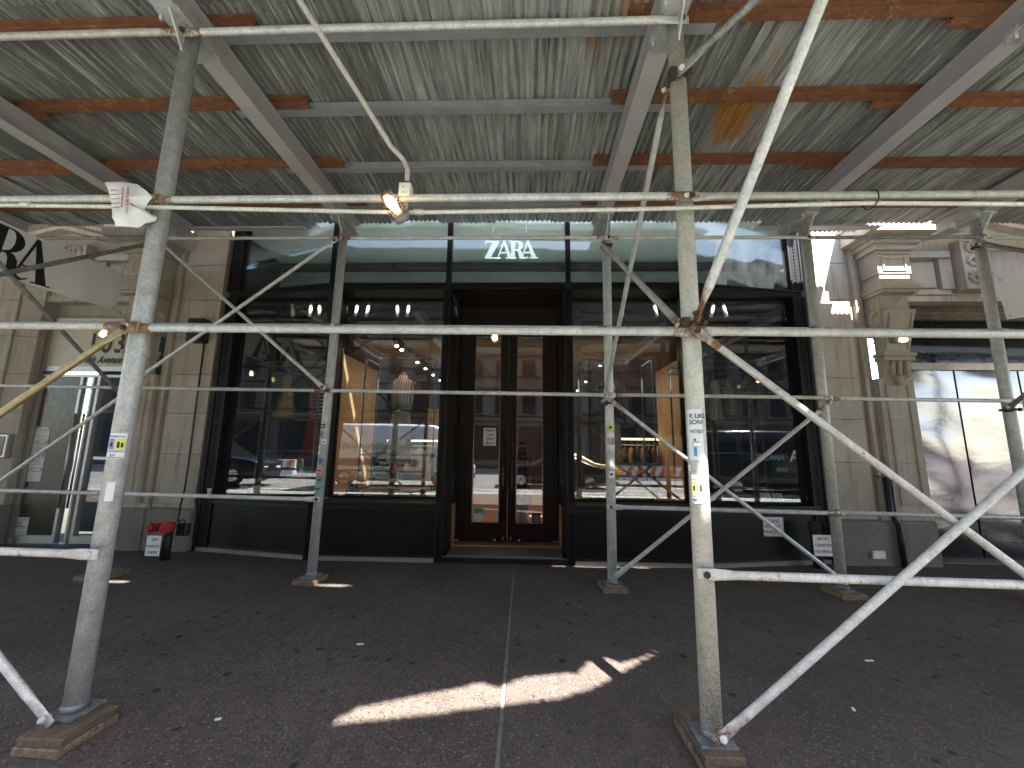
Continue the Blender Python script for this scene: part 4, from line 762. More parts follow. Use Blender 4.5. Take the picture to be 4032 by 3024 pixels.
MB().cyl((1.50,6.95,mz),(1.50,6.95,mz+.5),.014,n=10).cyl((1.50,6.95,mz),(1.50,6.95,mz+.012),.16,n=20).build('stand', 'stainless', mq)
MB().tube([(1.50,6.78,mz+1.98),(1.47,6.78,mz+1.86),(1.50,6.78,mz+1.72)], .02, 8).tube([(1.51,6.78,mz+1.98),(1.55,6.78,mz+1.88),(1.54,6.78,mz+1.78)], .018, 8).build('bow', 'cloth_white', mq)
mq = mannequin('dressed_mannequin', 'mannequin in long brown plaid coat just inside the right door leaf', (-.02,7.5,.10), 0, 0, [
  ('coat', 'plaid', [(.42,.17,.14),(.7,.165,.14),(1.0,.155,.13),(1.2,.165,.13),(1.38,.18,.12),(1.45,.13,.10),(1.50,.07,.07)], .04, 8), ('trousers', 'cloth_white', [(.42,.12,.10),(.2,.12,.10),(.05,.11,.10)], .04, 6), ('neck', 'cloth_brown', [(1.50,.05,.05),(1.58,.05,.05)], 0, 1)])
def hung(name, label, x, y, z, h, wd, mat, hem=1.35, group=None, cat='garment', rot=0., dep=.06, sleeves=True):
    t = thing(name, label, cat, (x,y,z-h), group, tilt=True); c, s = math.cos(rot), math.sin(rot)
    loft_garment(MB(), (x,y,z), [(-.03,wd*.18,dep*.5),(-.06,wd*.5,dep*.7),(-.10,wd*.62,dep*.8),(-h*.35,wd*.58,dep),(-h*.7,wd*.62*(1+hem)/2,dep*1.1),(-h,wd*.62*hem,dep*1.2)], .16, 8, 36, rot).build('cloth', mat, t)
    if sleeves:
        for q in (-1,1): MB().tube([(x+q*wd*.58*c,y+q*wd*.58*s,z-.09),(x+q*wd*.72*c,y+q*wd*.72*s,z-h*.35),(x+q*wd*.74*c,y+q*wd*.74*s-.01,z-h*.62)], .04, 10).build('sleeve', mat, t)
    MB().tube([(x-wd*.4*c,y-wd*.4*s,z-.05),(x,y,z),(x+wd*.4*c,y+wd*.4*s,z-.05)], .006, 6).tube([(x,y,z),(x,y,z+.05),(x+.02,y,z+.075),(x,y,z+.10)], .004, 6).build('hanger', 'stainless', t); return t
hung('hanging_dress', 'mustard yellow silk dress hanging in the dark left display', -4.05,6.6,2.78,.78,.14,'cloth_yellow',1.9, sleeves=False)
hung('hanging_dress', 'dark red long dress hanging in the left display', -3.75,6.95,2.6,1.25,.15,'cloth_red',1.5, sleeves=False)
hung('hanging_knit', 'black and cream striped knit hanging near the sticker covered post', -3.52,6.75,2.62,.62,.13,'knit_stripe',1.0, sleeves=False)
hung('hanging_dress', 'beige dress hanging in the right display behind the cream post', 2.75,6.7,2.72,.95,.14,'cloth_beige',1.7, sleeves=False)
hung('hanging_dress', 'dusty beige dress hanging in the middle of the right display', 3.28,6.85,2.75,.70,.13,'cloth_beige',1.3, sleeves=False)
hung('hanging_dress', 'black dress with sequin trim hanging at the right display', 3.48,6.8,2.7,.62,.12,'leopard',1.2, sleeves=False)
t = thing('patterned_bag', 'rounded leopard pattern bag hanging low in the right display', 'bag', (3.40,6.6,1.80), tilt=True); MB().lathe((3.40,6.6,1.80), [(.02,0),(.10,.02),(.14,.08),(.12,.16),(.05,.19)], 18).build('body', 'leopard', t); MB().torus((3.40,6.6,2.0),(0,1,0),.08,.01,18,6).build('handle', 'leather_black', t)
t = thing('suede_handbag', 'tan orange suede handbag on the low shelf of the left window', 'handbag', (-3.73,6.5,.80), tilt=True)
loft_garment(MB(), (-3.73,6.5,.80), [(.0,.185,.06),(.02,.195,.07),(.12,.18,.06),(.19,.165,.045),(.2,.15,.03)], 0, 4, 28).build('body', 'suede', t); MB().box(-3.86,-3.60,6.425,6.433,.90,1.005).build('flap', 'suede', t)
for s in (-1,1): MB().torus((-3.73+s*.17,6.5,.985),(1,0,0),.018,.005,14,5).build('ring', 'gold_print', t)
# glazed display cases
def case(x0, x1, y0, y1, z0, z1, nm, shelf):
    t = thing('display_case', nm, 'display case', ((x0+x1)/2,(y0+y1)/2,z0), tilt=True); f = MB(); r = .012
    for x in (x0,x1):
        for y in (y0,y1): f.box(x-r,x+r,y-r,y+r,z0,z1)
    for z in (z0+r,z1-r)+tuple(shelf):
        for y in (y0,y1): f.box(x0+r,x1-r,y-r*.8,y+r*.8,z-r,z+r)
        for x in (x0,x1): f.box(x-r*.8,x+r*.8,y0+r,y1-r,z-r,z+r)
    f.build('frame', 'case_frame', t); MB().box(x0+.02,x1-.02,y0-.003,y0+.003,z0+.03,z1-.03).build('glass_panel', 'clear_glass', t); MB().box(x0,x1,y0,y1,z0-.05,z0).build('shelf', 'wood_panel', t)
    for x in (x0+.08,x1-.08): MB().cyl((x-.02,y0+.03,z0-.085),(x+.02,y0+.03,z0-.085),.035,n=12).build('castor', 'rubber', t)
case(-4.35,-3.42,6.45,7.1,.83,2.95,'steel framed glass case with hanging dresses in the left display',(2.86,1.45)); case(2.62,3.78,6.45,7.1,.83,3.0,'steel framed glass case with hanging dresses in the right display',(2.88,1.5))
case(-2.72,-1.50,6.6,7.22,.83,3.05,'steel framed glass case round the striped blouse mannequin',(1.4,)); case(1.0,2.15,6.6,7.22,.83,3.05,'steel framed glass case round the black jacket mannequin',(1.3,))
# racks
def rack(x0, x1, y, z, nm):
    t = thing('clothes_rack', nm, 'clothes rack', ((x0+x1)/2,y,.1), tilt=True); MB().cyl((x0,y,z),(x1,y,z),.016,n=10).cyl((x0,y,.1),(x0,y,z),.016,n=10).cyl((x1,y,.1),(x1,y,z),.016,n=10).build('rail', 'stainless', t); MB().box(x0-.1,x1+.1,y-.05,y+.05,z+.11,z+.15).build('light_strip', 'led_strip', t)
rack(1.9, 2.80, 8.5, 1.62, 'clothes rack under a glowing strip right of the doors'); rack(-3.2,-1.9,9.6,1.55,'clothes rack under a glowing strip left of the doors')
for i, (x, mt, nm) in enumerate(((1.98,'cloth_orange','rust orange jacket'),(2.12,'cloth_brown','dark brown jacket'),(2.25,'cloth_yellow','ochre coat'),(2.38,'cloth_navy','navy jacket'),(2.50,'cloth_orange','long orange coat'),(2.62,'cloth_black','black coat'),(2.72,'cloth_brown','short brown coat'))):
    hung('rack_garment', f'{nm} on the rack right of the doors', x, 8.5, 1.60, .55+.12*(i % 3), .2, mt, 1.05, 'clothes on the right rack', rot=1.2)
for i, (x, mt, nm) in enumerate(((-3.05,'cloth_red','bright red jacket'),(-2.75,'cloth_white','white shirt'),(-2.5,'cloth_beige','beige cardigan'),(-2.1,'cloth_brown','brown jacket'))):
    hung('rack_garment', f'{nm} on the rack left of the doors', x, 9.6, 1.53, .62, .2, mt, 1.05, 'clothes on the left rack', rot=.9)
tb = thing('display_table', 'low wooden display table inside the left window with folded clothes', 'table', (-2.0,8.0,.1), tilt=True); MB().box(-2.9,-1.2,7.8,8.4,.62,.68).build('top', 'wood_panel', tb)
for x in (-2.85,-1.25):
    for y in (7.85,8.35): MB().box(x-.03,x+.03,y-.03,y+.03,.1,.62).build('leg', 'wood_panel', tb)
t = thing('camera_prop', 'black toy camera with round reel on the left window shelf', 'camera prop', (-2.72,6.42,.775), tilt=True); MB().box(-2.80,-2.64,6.36,6.48,.775,.86).build('body', 'leather_black', t); MB().cyl((-2.72,6.40,.93),(-2.72,6.44,.93),.07,n=20).build('reel', 'leather_black', t)
for k in range(6): MB().cyl((-2.72+.045*math.cos(k*1.047),6.398,.93+.045*math.sin(k*1.047)),(-2.72+.045*math.cos(k*1.047),6.4005,.93+.045*math.sin(k*1.047)),.012,n=8).build('reel_hole', 'plastic_white', t)
t = thing('folded_shirts', 'pale folded shirts lying on the low shelf left of the doors', 'clothes', (-1.85,6.5,.70), tilt=True)
for k in range(3): MB().obox((-2.02+.03*k,6.42,.776+.028*k),(.30,.04,0),(-.03,.2,0),(0,0,.026)).build('shirt', 'cloth_white' if k != 1 else 'cloth_beige', t)
# price cards on the sills
def card(name, label, x, y, z, wd, h, mat, cat='card', lines=4, lean=.05):
    t = thing(name, label, cat, (x,y,z), tilt=True); MB().obox((x-wd/2,y,z),(wd,0,0),(0,lean,h),(0,-.003,0)).build('sheet', mat, t); m = MB()
    for k in range(lines): f = .2+.6*k/max(1,lines-1); m.obox((x-wd*.38,y+lean*f-.0045,z+h*f),(wd*random.uniform(.35,.75),0,0),(0,lean*.03,h*.03),(0,-.001,0))
    m.build('print', 'ink', t); return t
for x, nm in ((-4.36,'left price card'),(-4.17,'right price card')): card('price_card', f'{nm} of the pair on the sill of the left display', x, 6.2, .777, .15, .14, 'paper')
for x, nm in ((3.62,'left price card'),(3.80,'right price card')): card('price_card', f'{nm} of the pair on the sill of the right display', x, 6.2, .777, .15, .14, 'paper')
card('price_card', 'small white card on the sill left of the doors', -1.42, 6.2, .777, .13, .09, 'paper'); card('framed_card', 'white card in a wooden frame on the sill right of the doors', .92, 6.25, .80, .15, .13, 'paper')
t = thing('paper_cup', 'white paper cup standing on the far left window sill', 'cup', (-4.70,5.99,.776), tilt=True); MB().lathe((-4.70,5.99,.776), [(.03,0),(.04,.11),(.042,.115)], 16).build('cup', 'paper', t)
# ================================================================ LAMPS, CONDUITS ON THE SHED
cd = thing('conduit', 'long white electrical conduit clipped under the front ledger', 'conduit', (0,2.25,3.0))
cpts = [(-8,2.25,3.06),(-3.6,2.255,3.055),(-2.4,2.25,3.03),(-.80,2.25,2.985),(.6,2.25,3.0),(2.0,2.25,3.035),(3.0,2.25,3.022),(8,2.25,3.03)]
MB().tube(cpts, .0135, 12).build('pipe', 'white_conduit', cd)
for x, z in ((-.70,2.988),(1.25,3.016),(-3.3,3.052)): MB().cyl((x-.03,2.25,z),(x+.03,2.25,z),.018,n=12).build('coupling', 'white_conduit', cd)
MB().torus((2.05,2.27,3.07),(1,0,0),.055,.004,20,5).build('wire_tie', 'black_iron', cd)
c2 = thing('conduit', 'bent beige conduit dropping from the roof to the outlet box', 'conduit', (-.79,2.28,3.2))
MB().tube([(-1.66,.85,4.52),(-1.25,1.70,3.88),(-.90,2.22,3.43),(-.83,2.275,3.375),(-.80,2.285,3.31),(-.80,2.285,3.19)], .0165, 12).build('pipe', 'beige_conduit', c2)
MB().cyl((-.80,2.285,3.19),(-.80,2.285,3.215),.022,n=12).build('coupling', 'clamp_rust', c2); MB().tube([(-.795,2.285,3.10),(-.79,2.27,3.0)], .0135, 10).build('pipe', 'beige_conduit', c2)
ob_ = thing('outlet_box', 'white double socket outlet box on the hanging conduit', 'outlet box', (-.80,2.28,3.10)); MB().cbox(-.838,-.764,2.245,2.31,3.097,3.192,.004).build('box', 'plastic_white', ob_)
MB().cbox(-.822,-.788,2.240,2.2452,3.106,3.172,.002).build('socket', 'plastic_white', ob_); m = MB()
for z in (3.122,3.158): m.box(-.813,-.810,2.2385,2.2398,z-.005,z+.005).box(-.801,-.798,2.2385,2.2398,z-.005,z+.005).cyl((-.8055,2.2385,z-.010),(-.8055,2.2398,z-.010),.0025,n=8)
m.build('slot', 'ink', ob_)
def cage_lamp(label, base, axis, power, sc=1., lit=True):
    t = thing('cage_lamp', label, 'lamp', base, 'caged work lamps on the shed'); b = Vector(base); d = Vector(axis).normalized(); a = d.orthogonal().normalized(); c = d.cross(a); k = sc
    MB().lathe(b, [(.046*k,-.02*k),(.055*k,-.01*k),(.055*k,.02*k),(.050*k,.022*k),(.050*k,.034*k),(.046*k,.036*k)], 20, d).build('housing', 'plastic_grey', t)
    gl = [(.042*k,.036*k),(.046*k,.06*k),(.047*k,.10*k),(.043*k,.135*k),(.030*k,.158*k),(.008*k,.168*k)]
    MB().lathe(b, gl, 20, d).build('globe', 'lamp_glass', t)
    MB().lathe(b, [(.014*k,.04*k),(.024*k,.07*k),(.032*k,.10*k),(.028*k,.125*k),(.012*k,.14*k),(.002*k,.143*k)], 14, d).build('bulb', 'bulb', t)
    cg = MB()
    for h, r in ((.045,.056),(.10,.056),(.165,.026)): cg.torus(b+d*h*k, d, r*k, .0028*k, 20, 5)
    for j in range(4):
        an = j*math.pi/2+.4; e = math.cos(an)*a+math.sin(an)*c; cg.tube([b+e*.056*k+d*.02*k, b+e*.057*k+d*.10*k, b+e*.050*k+d*.14*k, b+e*.026*k+d*.166*k], .0028*k, 5)
    cg.build('cage', 'clamp_rust', t); l = lamp('POINT', 'bulb_light', b+d*.10*k, power, (1,.72,.40), .03); l.parent = t; l.location = d*.10*k
    return t
cage_lamp('lit caged lamp hanging on the front conduit beside the outlet box', (-.80,2.235,2.945), (-.42,-.78,.46), .35)
for x, nm in ((-.42,'over the shop doors'),(4.34,'in front of the right pilaster'),(-5.42,'behind the left front post')): cage_lamp(f'small lit caged lamp on the rear ledger {nm}', (x,FY-.075,2.965) if x != 4.34 else (x-.06,FY-.075,2.90), (0,-.25,-1) if x != 4.34 else (1,-.2,-.1), .3)
# ================================================================ NOTICES, POSTERS, SIGNS
def wrap(name, label, x, y, z0, z1, a0, a1, mat, r=PR+.0025, cat='poster', prints=()):
    """paper pasted round a post between angles a0..a1 (radians, 0 = toward the camera, + = right)"""
    t = thing(name, label, cat, (x,y,z0)); 
    def patch(nm, mt, za, zb, b0, b1, rr):
        m = MB(); n = 8; pa = []; 
        for i in range(n+1): an = b0+(b1-b0)*i/n; pa.append([(x+q*math.sin(an), y-q*math.cos(an), z) for q, z in ((rr,za),(rr,zb),(rr+.0006,zb),(rr+.0006,za))])
        m.rings(pa, smooth=False); m.build(nm, mt, t)
    patch('sheet', mat, z0, z1, a0, a1, r)
    for k, (nm, mt, u0, u1, v0, v1) in enumerate(prints): patch(nm, mt, z0+(z1-z0)*v0, z0+(z1-z0)*v1, a0+(a1-a0)*u0, a0+(a1-a0)*u1, r+.0009+.0002*k)
    return t
def curved_text(t, txt, size, x, y, z, a0, mat, r=PR+.0045, width=1.):
    vs, fs = text_mesh(txt, size, .0004, 'LEFT', 1., 0., width)
    MB().add([(x+(r-d)*math.sin(a0+u/r), y-(r-d)*math.cos(a0+u/r), z+v) for u, v, d in vs], fs).build('print', mat, t)
px, pz = .97, 0
t = wrap('poster', 'white contest poster with a figure in light shirt and blue trousers on the cream post', .97, NY, 1.50, 1.785, -1.25, .28, 'paper', prints=(('figure_shirt','plastic_grey',.30,.75,.26,.36),('figure_head','cloth_brown',.40,.52,.37,.42),('figure_shirt','white_print',.34,.80,.27,.34),('trousers','blue_print',.36,.56,.08,.25)))
curved_text(t, 'K LIKE', .036, .97, NY, 1.735, -1.0, 'ink', width=.9); curved_text(t, 'SON?', .036, .97, NY, 1.700, -1.0, 'ink', width=.9); curved_text(t, 'NTEST', .027, .97, NY, 1.650, -.95, 'ink', width=.9)
t = wrap('poster', 'small yoga class flyer with green and red panels low on the cream post', .97, NY, 1.265, 1.418, -1.15, .12, 'paper', prints=(('picture','yellow_print',.06,.48,.36,.76),('picture','salmon_print',.50,.94,.36,.76),('figure','ink',.18,.34,.44,.62),('figure','ink',.64,.80,.42,.66),('text_line','ink',.08,.9,.27,.29),('text_line','ink',.08,.9,.21,.23),('text_line','ink',.08,.45,.10,.15),('text_line','ink',.08,.9,.03,.045)))
curved_text(t, 'FOR YOGA', .014, .97, NY, 1.392, -1.05, 'ink')
t = wrap('poster', 'yoga center flyer with purple and yellow panels on the left front post', -2.47, NY, 1.435, 1.585, -.35, 1.25, 'paper', prints=(('picture','purple_print',.06,.40,.36,.78),('picture','yellow_print',.44,.96,.36,.78),('figure','ink',.15,.30,.46,.62),('figure','ink',.55,.68,.42,.66),('figure','ink',.74,.86,.44,.62),('text_line','ink',.06,.94,.30,.32),('text_line','ink',.06,.94,.25,.27),('text_line','ink',.06,.94,.03,.05)))
curved_text(t, 'CENTER FOR', .0135, -2.47, NY, 1.560, -.32, 'ink'); curved_text(t, '$57', .018, -2.47, NY, 1.448, .05, 'ink')
wrap('paper_scrap', 'torn grey paper scrap clinging to the left front post', -2.47, NY, 1.19, 1.30, .25, .95, 'paper', cat='scrap'); wrap('sticker', 'tiny white sticker on the left side of the cream post', .97, NY, 1.44, 1.475, -1.45, -1.15, 'white_print', cat='sticker')
bx = -2.47                                    # stickers on the rear post left of the doors
for z0, z1, a0, a1, mt, nm in ((1.62,1.70,-1.0,.1,'plastic_grey','grey torn sticker high'),(1.54,1.60,-.2,.9,'paper','pale sticker with rough edge'),(1.42,1.52,-1.1,-.3,'paper','white slip sticker'),(1.30,1.39,-.5,.6,'purple_print','purple and white flyer'),(1.20,1.26,-1.0,.9,'salmon_print','red lettered sticker'),(1.08,1.17,-.5,.9,'plastic_grey','round grey sticker'),(.98,1.06,-1.0,.9,'teal_print','teal and yellow sticker'),(1.73,1.78,-.8,.3,'black_iron','black ragged sticker')):
    wrap('sticker', f'{nm} on the rear post left of the doors', bx, FY, z0, z1, a0, a1, mt, cat='sticker', group=None) if False else wrap('sticker', f'{nm} on the rear post left of the doors', bx, FY, z0, z1, a0, a1, mt, cat='sticker', prints=(('mark','ink' if mt != 'black_iron' else 'white_print',.2,.75,.35,.6),))
for z0, z1, a0, a1, mt, nm in ((1.76,1.84,-.6,.7,'yellow_print','yellow and black sticker'),(1.55,1.73,-.9,.9,'paper','white flyer with red and blue panels'),(1.22,1.30,-.5,.6,'white_print','small emblem sticker')):
    wrap('sticker', f'{nm} on the rear post right of the doors', .97, FY, z0, z1, a0, a1, mt, cat='sticker', prints=(('mark','ink',.2,.7,.4,.7),) if mt != 'paper' else (('picture','salmon_print',.05,.45,.3,.75),('picture','purple_print',.52,.95,.3,.75)))
def plate(name, label, x0, x1, y, z0, z1, mat, lines, cat='sign', edge=None, tilt=True, ink='red_ink', th=.004, align='CENTER'):
    t = thing(name, label, cat, ((x0+x1)/2,y,z0), tilt=tilt); MB().cbox(x0,x1,y-th,y,z0,z1,.001).build('plate', mat, t)
    if edge:
        e = MB(); a, b, w_ = .008, .011, y-th
        for p in ((x0+a,x1-a,z0+a,z0+b),(x0+a,x1-a,z1-b,z1-a),(x0+a,x0+b,z0+b,z1-b),(x1-b,x1-a,z0+b,z1-b)): e.box(p[0],p[1],w_-.0008,w_-.0002,p[2],p[3])
        e.build('border', edge, t)
    for txt, size, u, v, wd in lines: text('lettering', txt, size, (x0+(x1-x0)*u, y-th-.0008, z0+(z1-z0)*v), (1,0,0), (0,0,1), ink, t, align, .0006, 1., 0., wd)
    return t
by = fy(3.44)-.006
plate('safety_sign', 'white sign with red lettering BUILDING PARTIALLY SPRINKLERED on the black bulkhead', 3.27, 3.60, by-.0, .38, .635, 'white_print', (('BUILDING',.062,.5,.72,.82),('PARTIALLY',.062,.5,.44,.82),('SPRINKLERED',.062,.5,.15,.78)), edge='red_ink')
plate('safety_sign', 'white sign with red lettering about fire department sprinkler connection by the right rear post', 3.82, 4.09, 5.60, .19, .455, 'white_print', (('FIRE DEPT.',.046,.5,.76,.74),('CONNECTION',.046,.5,.46,.74),('FOR SPRINKLER',.046,.5,.16,.74)))
plate('safety_sign', 'small white sign with red lettering hanging under the red standpipe', -4.97, -4.775, 5.35, .085, .34, 'white_print', (('DEPT.',.05,.62,.74,.8),('CONNECTION',.046,.5,.42,.6),('STANDPIPE',.046,.5,.12,.62)))
def siamese(label, x, y, z, mat, body):
    t = thing('standpipe_connection', label, 'standpipe', (x,y,gz(x)), tilt=True)
    MB().cyl((x,y+.08,-.02),(x,y+.08,z-.03),.06,n=18).build('riser', 'black_iron', t); MB().lathe((x,y+.05,z-.07), [(.065,0),(.095,.03),(.10,.08),(.08,.12)], 18).build('body', body, t)
    for s in (-1,1):
        d = Vector((s*.62,-.78,.0)); p = Vector((x+s*.04,y,z)); q = MB().cyl(p,p+d*.09,.055,n=18).cyl(p+d*.09,p+d*.125,.068,n=18).build('inlet', mat, t); m = MB().torus(p+d*.127,d,.045,.007,18,6).cyl(p+d*.125,p+d*.14,.02,n=10)
        for k in (-1,1): m.cyl(p+d*.108+Vector((0,0,k*.066)),p+d*.108+Vector((0,0,k*.085)),.012,n=8)
        m.build('cap_lug', mat, q)
siamese('red twin inlet standpipe connection at the foot of the left pier', -4.83, 5.42, .44, 'red_paint', 'red_paint'); siamese('black twin inlet sprinkler connection beside the right rear post', 3.97, 5.68, .55, 'black_iron', 'black_iron')
# papers on the shop doors
plate('door_notice', 'white paper on the door glass reading Please use other door', -.652, -.447, DY+.012, 1.573, 1.857, 'paper', (), 'notice')
for txt, v, sz in (('Please',.80,.058),('use',.56,.062),('other',.33,.058),('door',.08,.068)): text('lettering', txt, sz, (-.55,DY+.007,1.573+.284*v), (1,0,0), (0,0,1), 'ink', bpy.data.objects['door_notice'], 'CENTER', .0006, 1.05, .25)
plate('door_notice', 'teal and white leaflet low on the left door glass', -.77, -.635, DY+.012, .392, .60, 'paper', (), 'notice'); MB().box(-.77,-.635,DY+.0065,DY+.0078,.52,.60).build('print', 'teal_print', bpy.data.objects['door_notice.001'])
plate('door_notice', 'black leaflet low on the right door glass', .135, .275, DY+.012, .395, .535, 'ink', (), 'notice'); m = MB()
for k in range(4): m.box(.16,.25,DY+.0065,DY+.0078,.42+.025*k,.426+.025*k)
m.build('print', 'paper', bpy.data.objects['door_notice.002'])
# city notices on the left door
for k in range(4):
    z1 = 1.79-.215*k; t = plate('city_notice', f'{("top","second","third","lowest")[k]} of the four white city permit notices on the left steel door', -7.86, -7.60, LY-.004+.012, z1-.212, z1, 'paper', (('NYC',.045,.05,.80,1.3),), 'notice', ink='ink', align='LEFT'); m = MB()
    m.box(-7.85,-7.61,LY+.003,LY+.0036,z1-.062,z1-.055)
    for q in range(6): m.box(-7.85,-7.85+random.uniform(.1,.23),LY+.003,LY+.0036,z1-.085-.019*q,z1-.082-.019*q)
    m.box(-7.64,-7.615,LY+.003,LY+.0036,z1-.04,z1-.012); m.build('print', 'ink', t)
t = plate('city_notice', 'white energy grade notice with letter D at the bottom of the left door', -7.86, -7.66, LY+.008, .12, .39, 'paper', (('D',.085,.14,.52,1.1),), 'notice', ink='ink', align='LEFT'); m = MB()
for z in (.36,.345,.245,.225,.17,.155,.14): m.box(-7.85,-7.68,LY+.003,LY+.0036,z,z+(.008 if z in (.245,) else .003))
m.build('print', 'ink', t)
t = thing('intercom_panel', 'grey steel intercom panel with dark screen on the far left wall', 'intercom', (-8.16,6.0,1.3), tilt=True); MB().cbox(-8.36,-7.99,5.95,6.03,1.30,1.66,.01).build('case', 'stainless', t); MB().cbox(-8.21,-8.03,5.944,5.9499,1.33,1.63,.003).build('screen', 'dark_glass', t)
# wall fittings
t = thing('wall_speaker', 'black rectangular wall light beside the left window', 'wall light', (-5.15,5.9,3.1), tilt=True); MB().cbox(-5.28,-5.05,5.82,5.999,3.13,3.50,.01).build('case', 'black_iron', t); m = MB()
for k in range(9): m.box(-5.265,-5.065,5.812,5.8195,3.17+.034*k,3.185+.034*k)
m.build('grille', 'black_trim', t)
t = thing('wall_cable', 'black cable running down the left pier to a padlocked box', 'cable', (-5.0,5.95,.4), tilt=True); MB().tube([(-5.09,5.97,3.13),(-5.09,5.975,2.2),(-5.08,5.975,1.2),(-5.05,5.93,.85),(-4.90,5.72,.66),(-4.80,5.60,.56),(-4.78,5.58,.47)], .012, 8).build('cable', 'black_iron', t)
t = thing('cable_box', 'black box hanging on a cable beside the red standpipe', 'junction box', (-4.66,5.55,.31), tilt=True); MB().cbox(-4.745,-4.60,5.52,5.60,.30,.46,.01).build('case', 'black_iron', t); MB().torus((-4.70,5.56,.47),(0,1,0),.04,.008,16,6).build('loop', 'black_iron', t)
t = thing('junction_box', 'small white junction box on the granite base of the right pier', 'junction box', (4.87,5.9,.1), tilt=True); MB().cbox(4.80,4.965,5.875,5.909,.10,.20,.006).build('case', 'plastic_white', t)
t = thing('drain_pipe', 'black downpipe running up beside the right pilaster', 'drain pipe', (5.2,5.9,0), tilt=True); MB().tube([(5.17,5.955,1.2),(5.17,5.95,.7),(5.19,5.87,.55),(5.19,5.87,0)], .035, 12).build('pipe', 'black_iron', t); MB().box(5.06,5.28,5.93,5.985,1.185,1.205).build('strap', 'black_iron', t)
# banners
def banner(name, label, P, u, v, L, H, letters, side):
    t = thing(name, label, 'banner', P); P, u, v = Vector(P), Vector(u).normalized(), Vector(v).normalized(); n = u.cross(v).normalized(); m = MB(); rs = []
    for i in range(25):
        s = i/24*L; o = n*.02*math.sin(s*2.4); rs.append([P+u*s+o, P+u*s+v*H+o, P+u*s+v*H+o+n*.002, P+u*s+o+n*.002])
    m.rings(rs, smooth=False); m.build('cloth', 'banner_white', t)
    for (s0, s1) in ((.04,.04),(L-.04,.04),(.04,H-.04),(L-.04,H-.04)): MB().torus(P+u*s0+v*s1+n*(.02*math.sin(s0*2.4)+.002),n,.012,.004,12,5).build('eyelet', 'stainless', t)
    x0, hgt = letters; wv = lambda q: .02*math.sin(q*2.4)
    brand('letters', lambda a, b, q: P+u*(x0+a*hgt)+v*(H*.5+(b-.5)*hgt)+n*(wv(x0+a*hgt)+.003+q*side), .001, 'ink', t) if side > 0 else brand('letters', lambda a, b, q: P+u*(L-x0-a*hgt)+v*(H*.5+(b-.5)*hgt)+n*(wv(L-x0-a*hgt)+.003+q), .001, 'ink', t)
    if side > 0: brand('letters', lambda a, b, q: P+u*(L-x0-a*hgt)+v*(H*.5+(b-.5)*hgt)+n*(wv(L-x0-a*hgt)-.001-q), .001, 'ink', t)
    else: brand('letters', lambda a, b, q: P+u*(x0+a*hgt)+v*(H*.5+(b-.5)*hgt)+n*(wv(x0+a*hgt)-.001-q), .001, 'ink', t)
    return t, P, u, v
A1, A0 = Vector((-6.06,5.3,3.40)), Vector((-5.56,3.6,3.215)); d = (A1-A0); u = d.normalized(); L = d.length*1.95; P0 = A1-u*L
t, P, u, v = banner('brand_banner', 'long white vinyl banner with black ZARA lettering tied up at the left', tuple(P0), u, (0,.07,1), L, .58, (.96,.52), 1)
MB().tube([A1+Vector((0,0,.56)),(-5.6,5.0,4.19)],.005,6).tube([A1+Vector((0,0,.03)),(-6.3,5.95,3.3)],.005,6).build('rope', 'stainless', t)
B1, B0 = Vector((5.90,4.95,3.235)), Vector((5.3,3.2,3.05)); d = B1-B0; u = d.normalized(); L = d.length*1.95
t, P, u, v = banner('brand_banner', 'white vinyl banner with black ZARA lettering tied up at the right edge', tuple(B1), Vector((.36,-.93,-.10)), (0,.07,1), L, .56, (1.0,.50), -1)
MB().tube([B1+Vector((0,0,.54)),(5.5,4.75,3.85)],.005,6).build('rope', 'stainless', t)
# plastic bag caught on the left post
bg = thing('plastic_bag', 'crumpled white plastic carrier bag with red print tied to the left front post', 'plastic bag', (-2.55,2.24,3.0)); out = [(-2.775,3.201),(-2.64,3.197),(-2.535,3.173),(-2.46,3.12),(-2.425,3.082),(-2.455,3.05),(-2.475,3.01),(-2.45,2.975),(-2.385,2.955),(-2.39,2.925),(-2.439,2.899),(-2.49,2.881),(-2.57,2.882),(-2.647,2.89),(-2.675,2.98),(-2.707,3.095)]
cx, cz = -2.57, 3.04; m = MB(); n = len(out); front, back = [], []
for f, lst, sgn in ((1,front,-1),(1,back,1)):
    for q in (1,.93,.75,.5,.22): lst.append([Vector((cx+(a-cx)*q, 2.235+sgn*(.004+.045*(1-q**3))+.010*math.sin(a*41+b*37+q*9)+.006*math.sin(b*90+q*20), cz+(b-cz)*q)) for a, b in out])
m.rings(front, cap=False); m.rings([r_[::-1] for r_ in back], cap=False); b0 = len(m.v); m.add([Vector((cx,2.185,cz))]+front[-1], [(0,i+1,(i+1) % n+1) for i in range(n)], True); m.add([Vector((cx,2.285,cz))]+back[-1], [(0,(i+1) % n+1,i+1) for i in range(n)], True)
m.build('bag', 'plastic_white', bg)
text('print', 'HAVE A NICE DAY!', .022, (-2.545,2.172,3.12), Vector((.12,0,-1)).normalized(), Vector((1,0,.12)).normalized(), 'red_ink', bg); text('print', 'Thank you please recycle', .014, (-2.575,2.172,3.12), Vector((.12,0,-1)).normalized(), Vector((1,0,.12)).normalized(), 'red_ink', bg)
m = MB()
for k in range(5): m.obox((-2.655+.008*k,2.176,3.10-.03*k),(.05,0,.004),(0,-.001,0),(.002,0,-.004))
m.build('print', 'red_ink', bg)
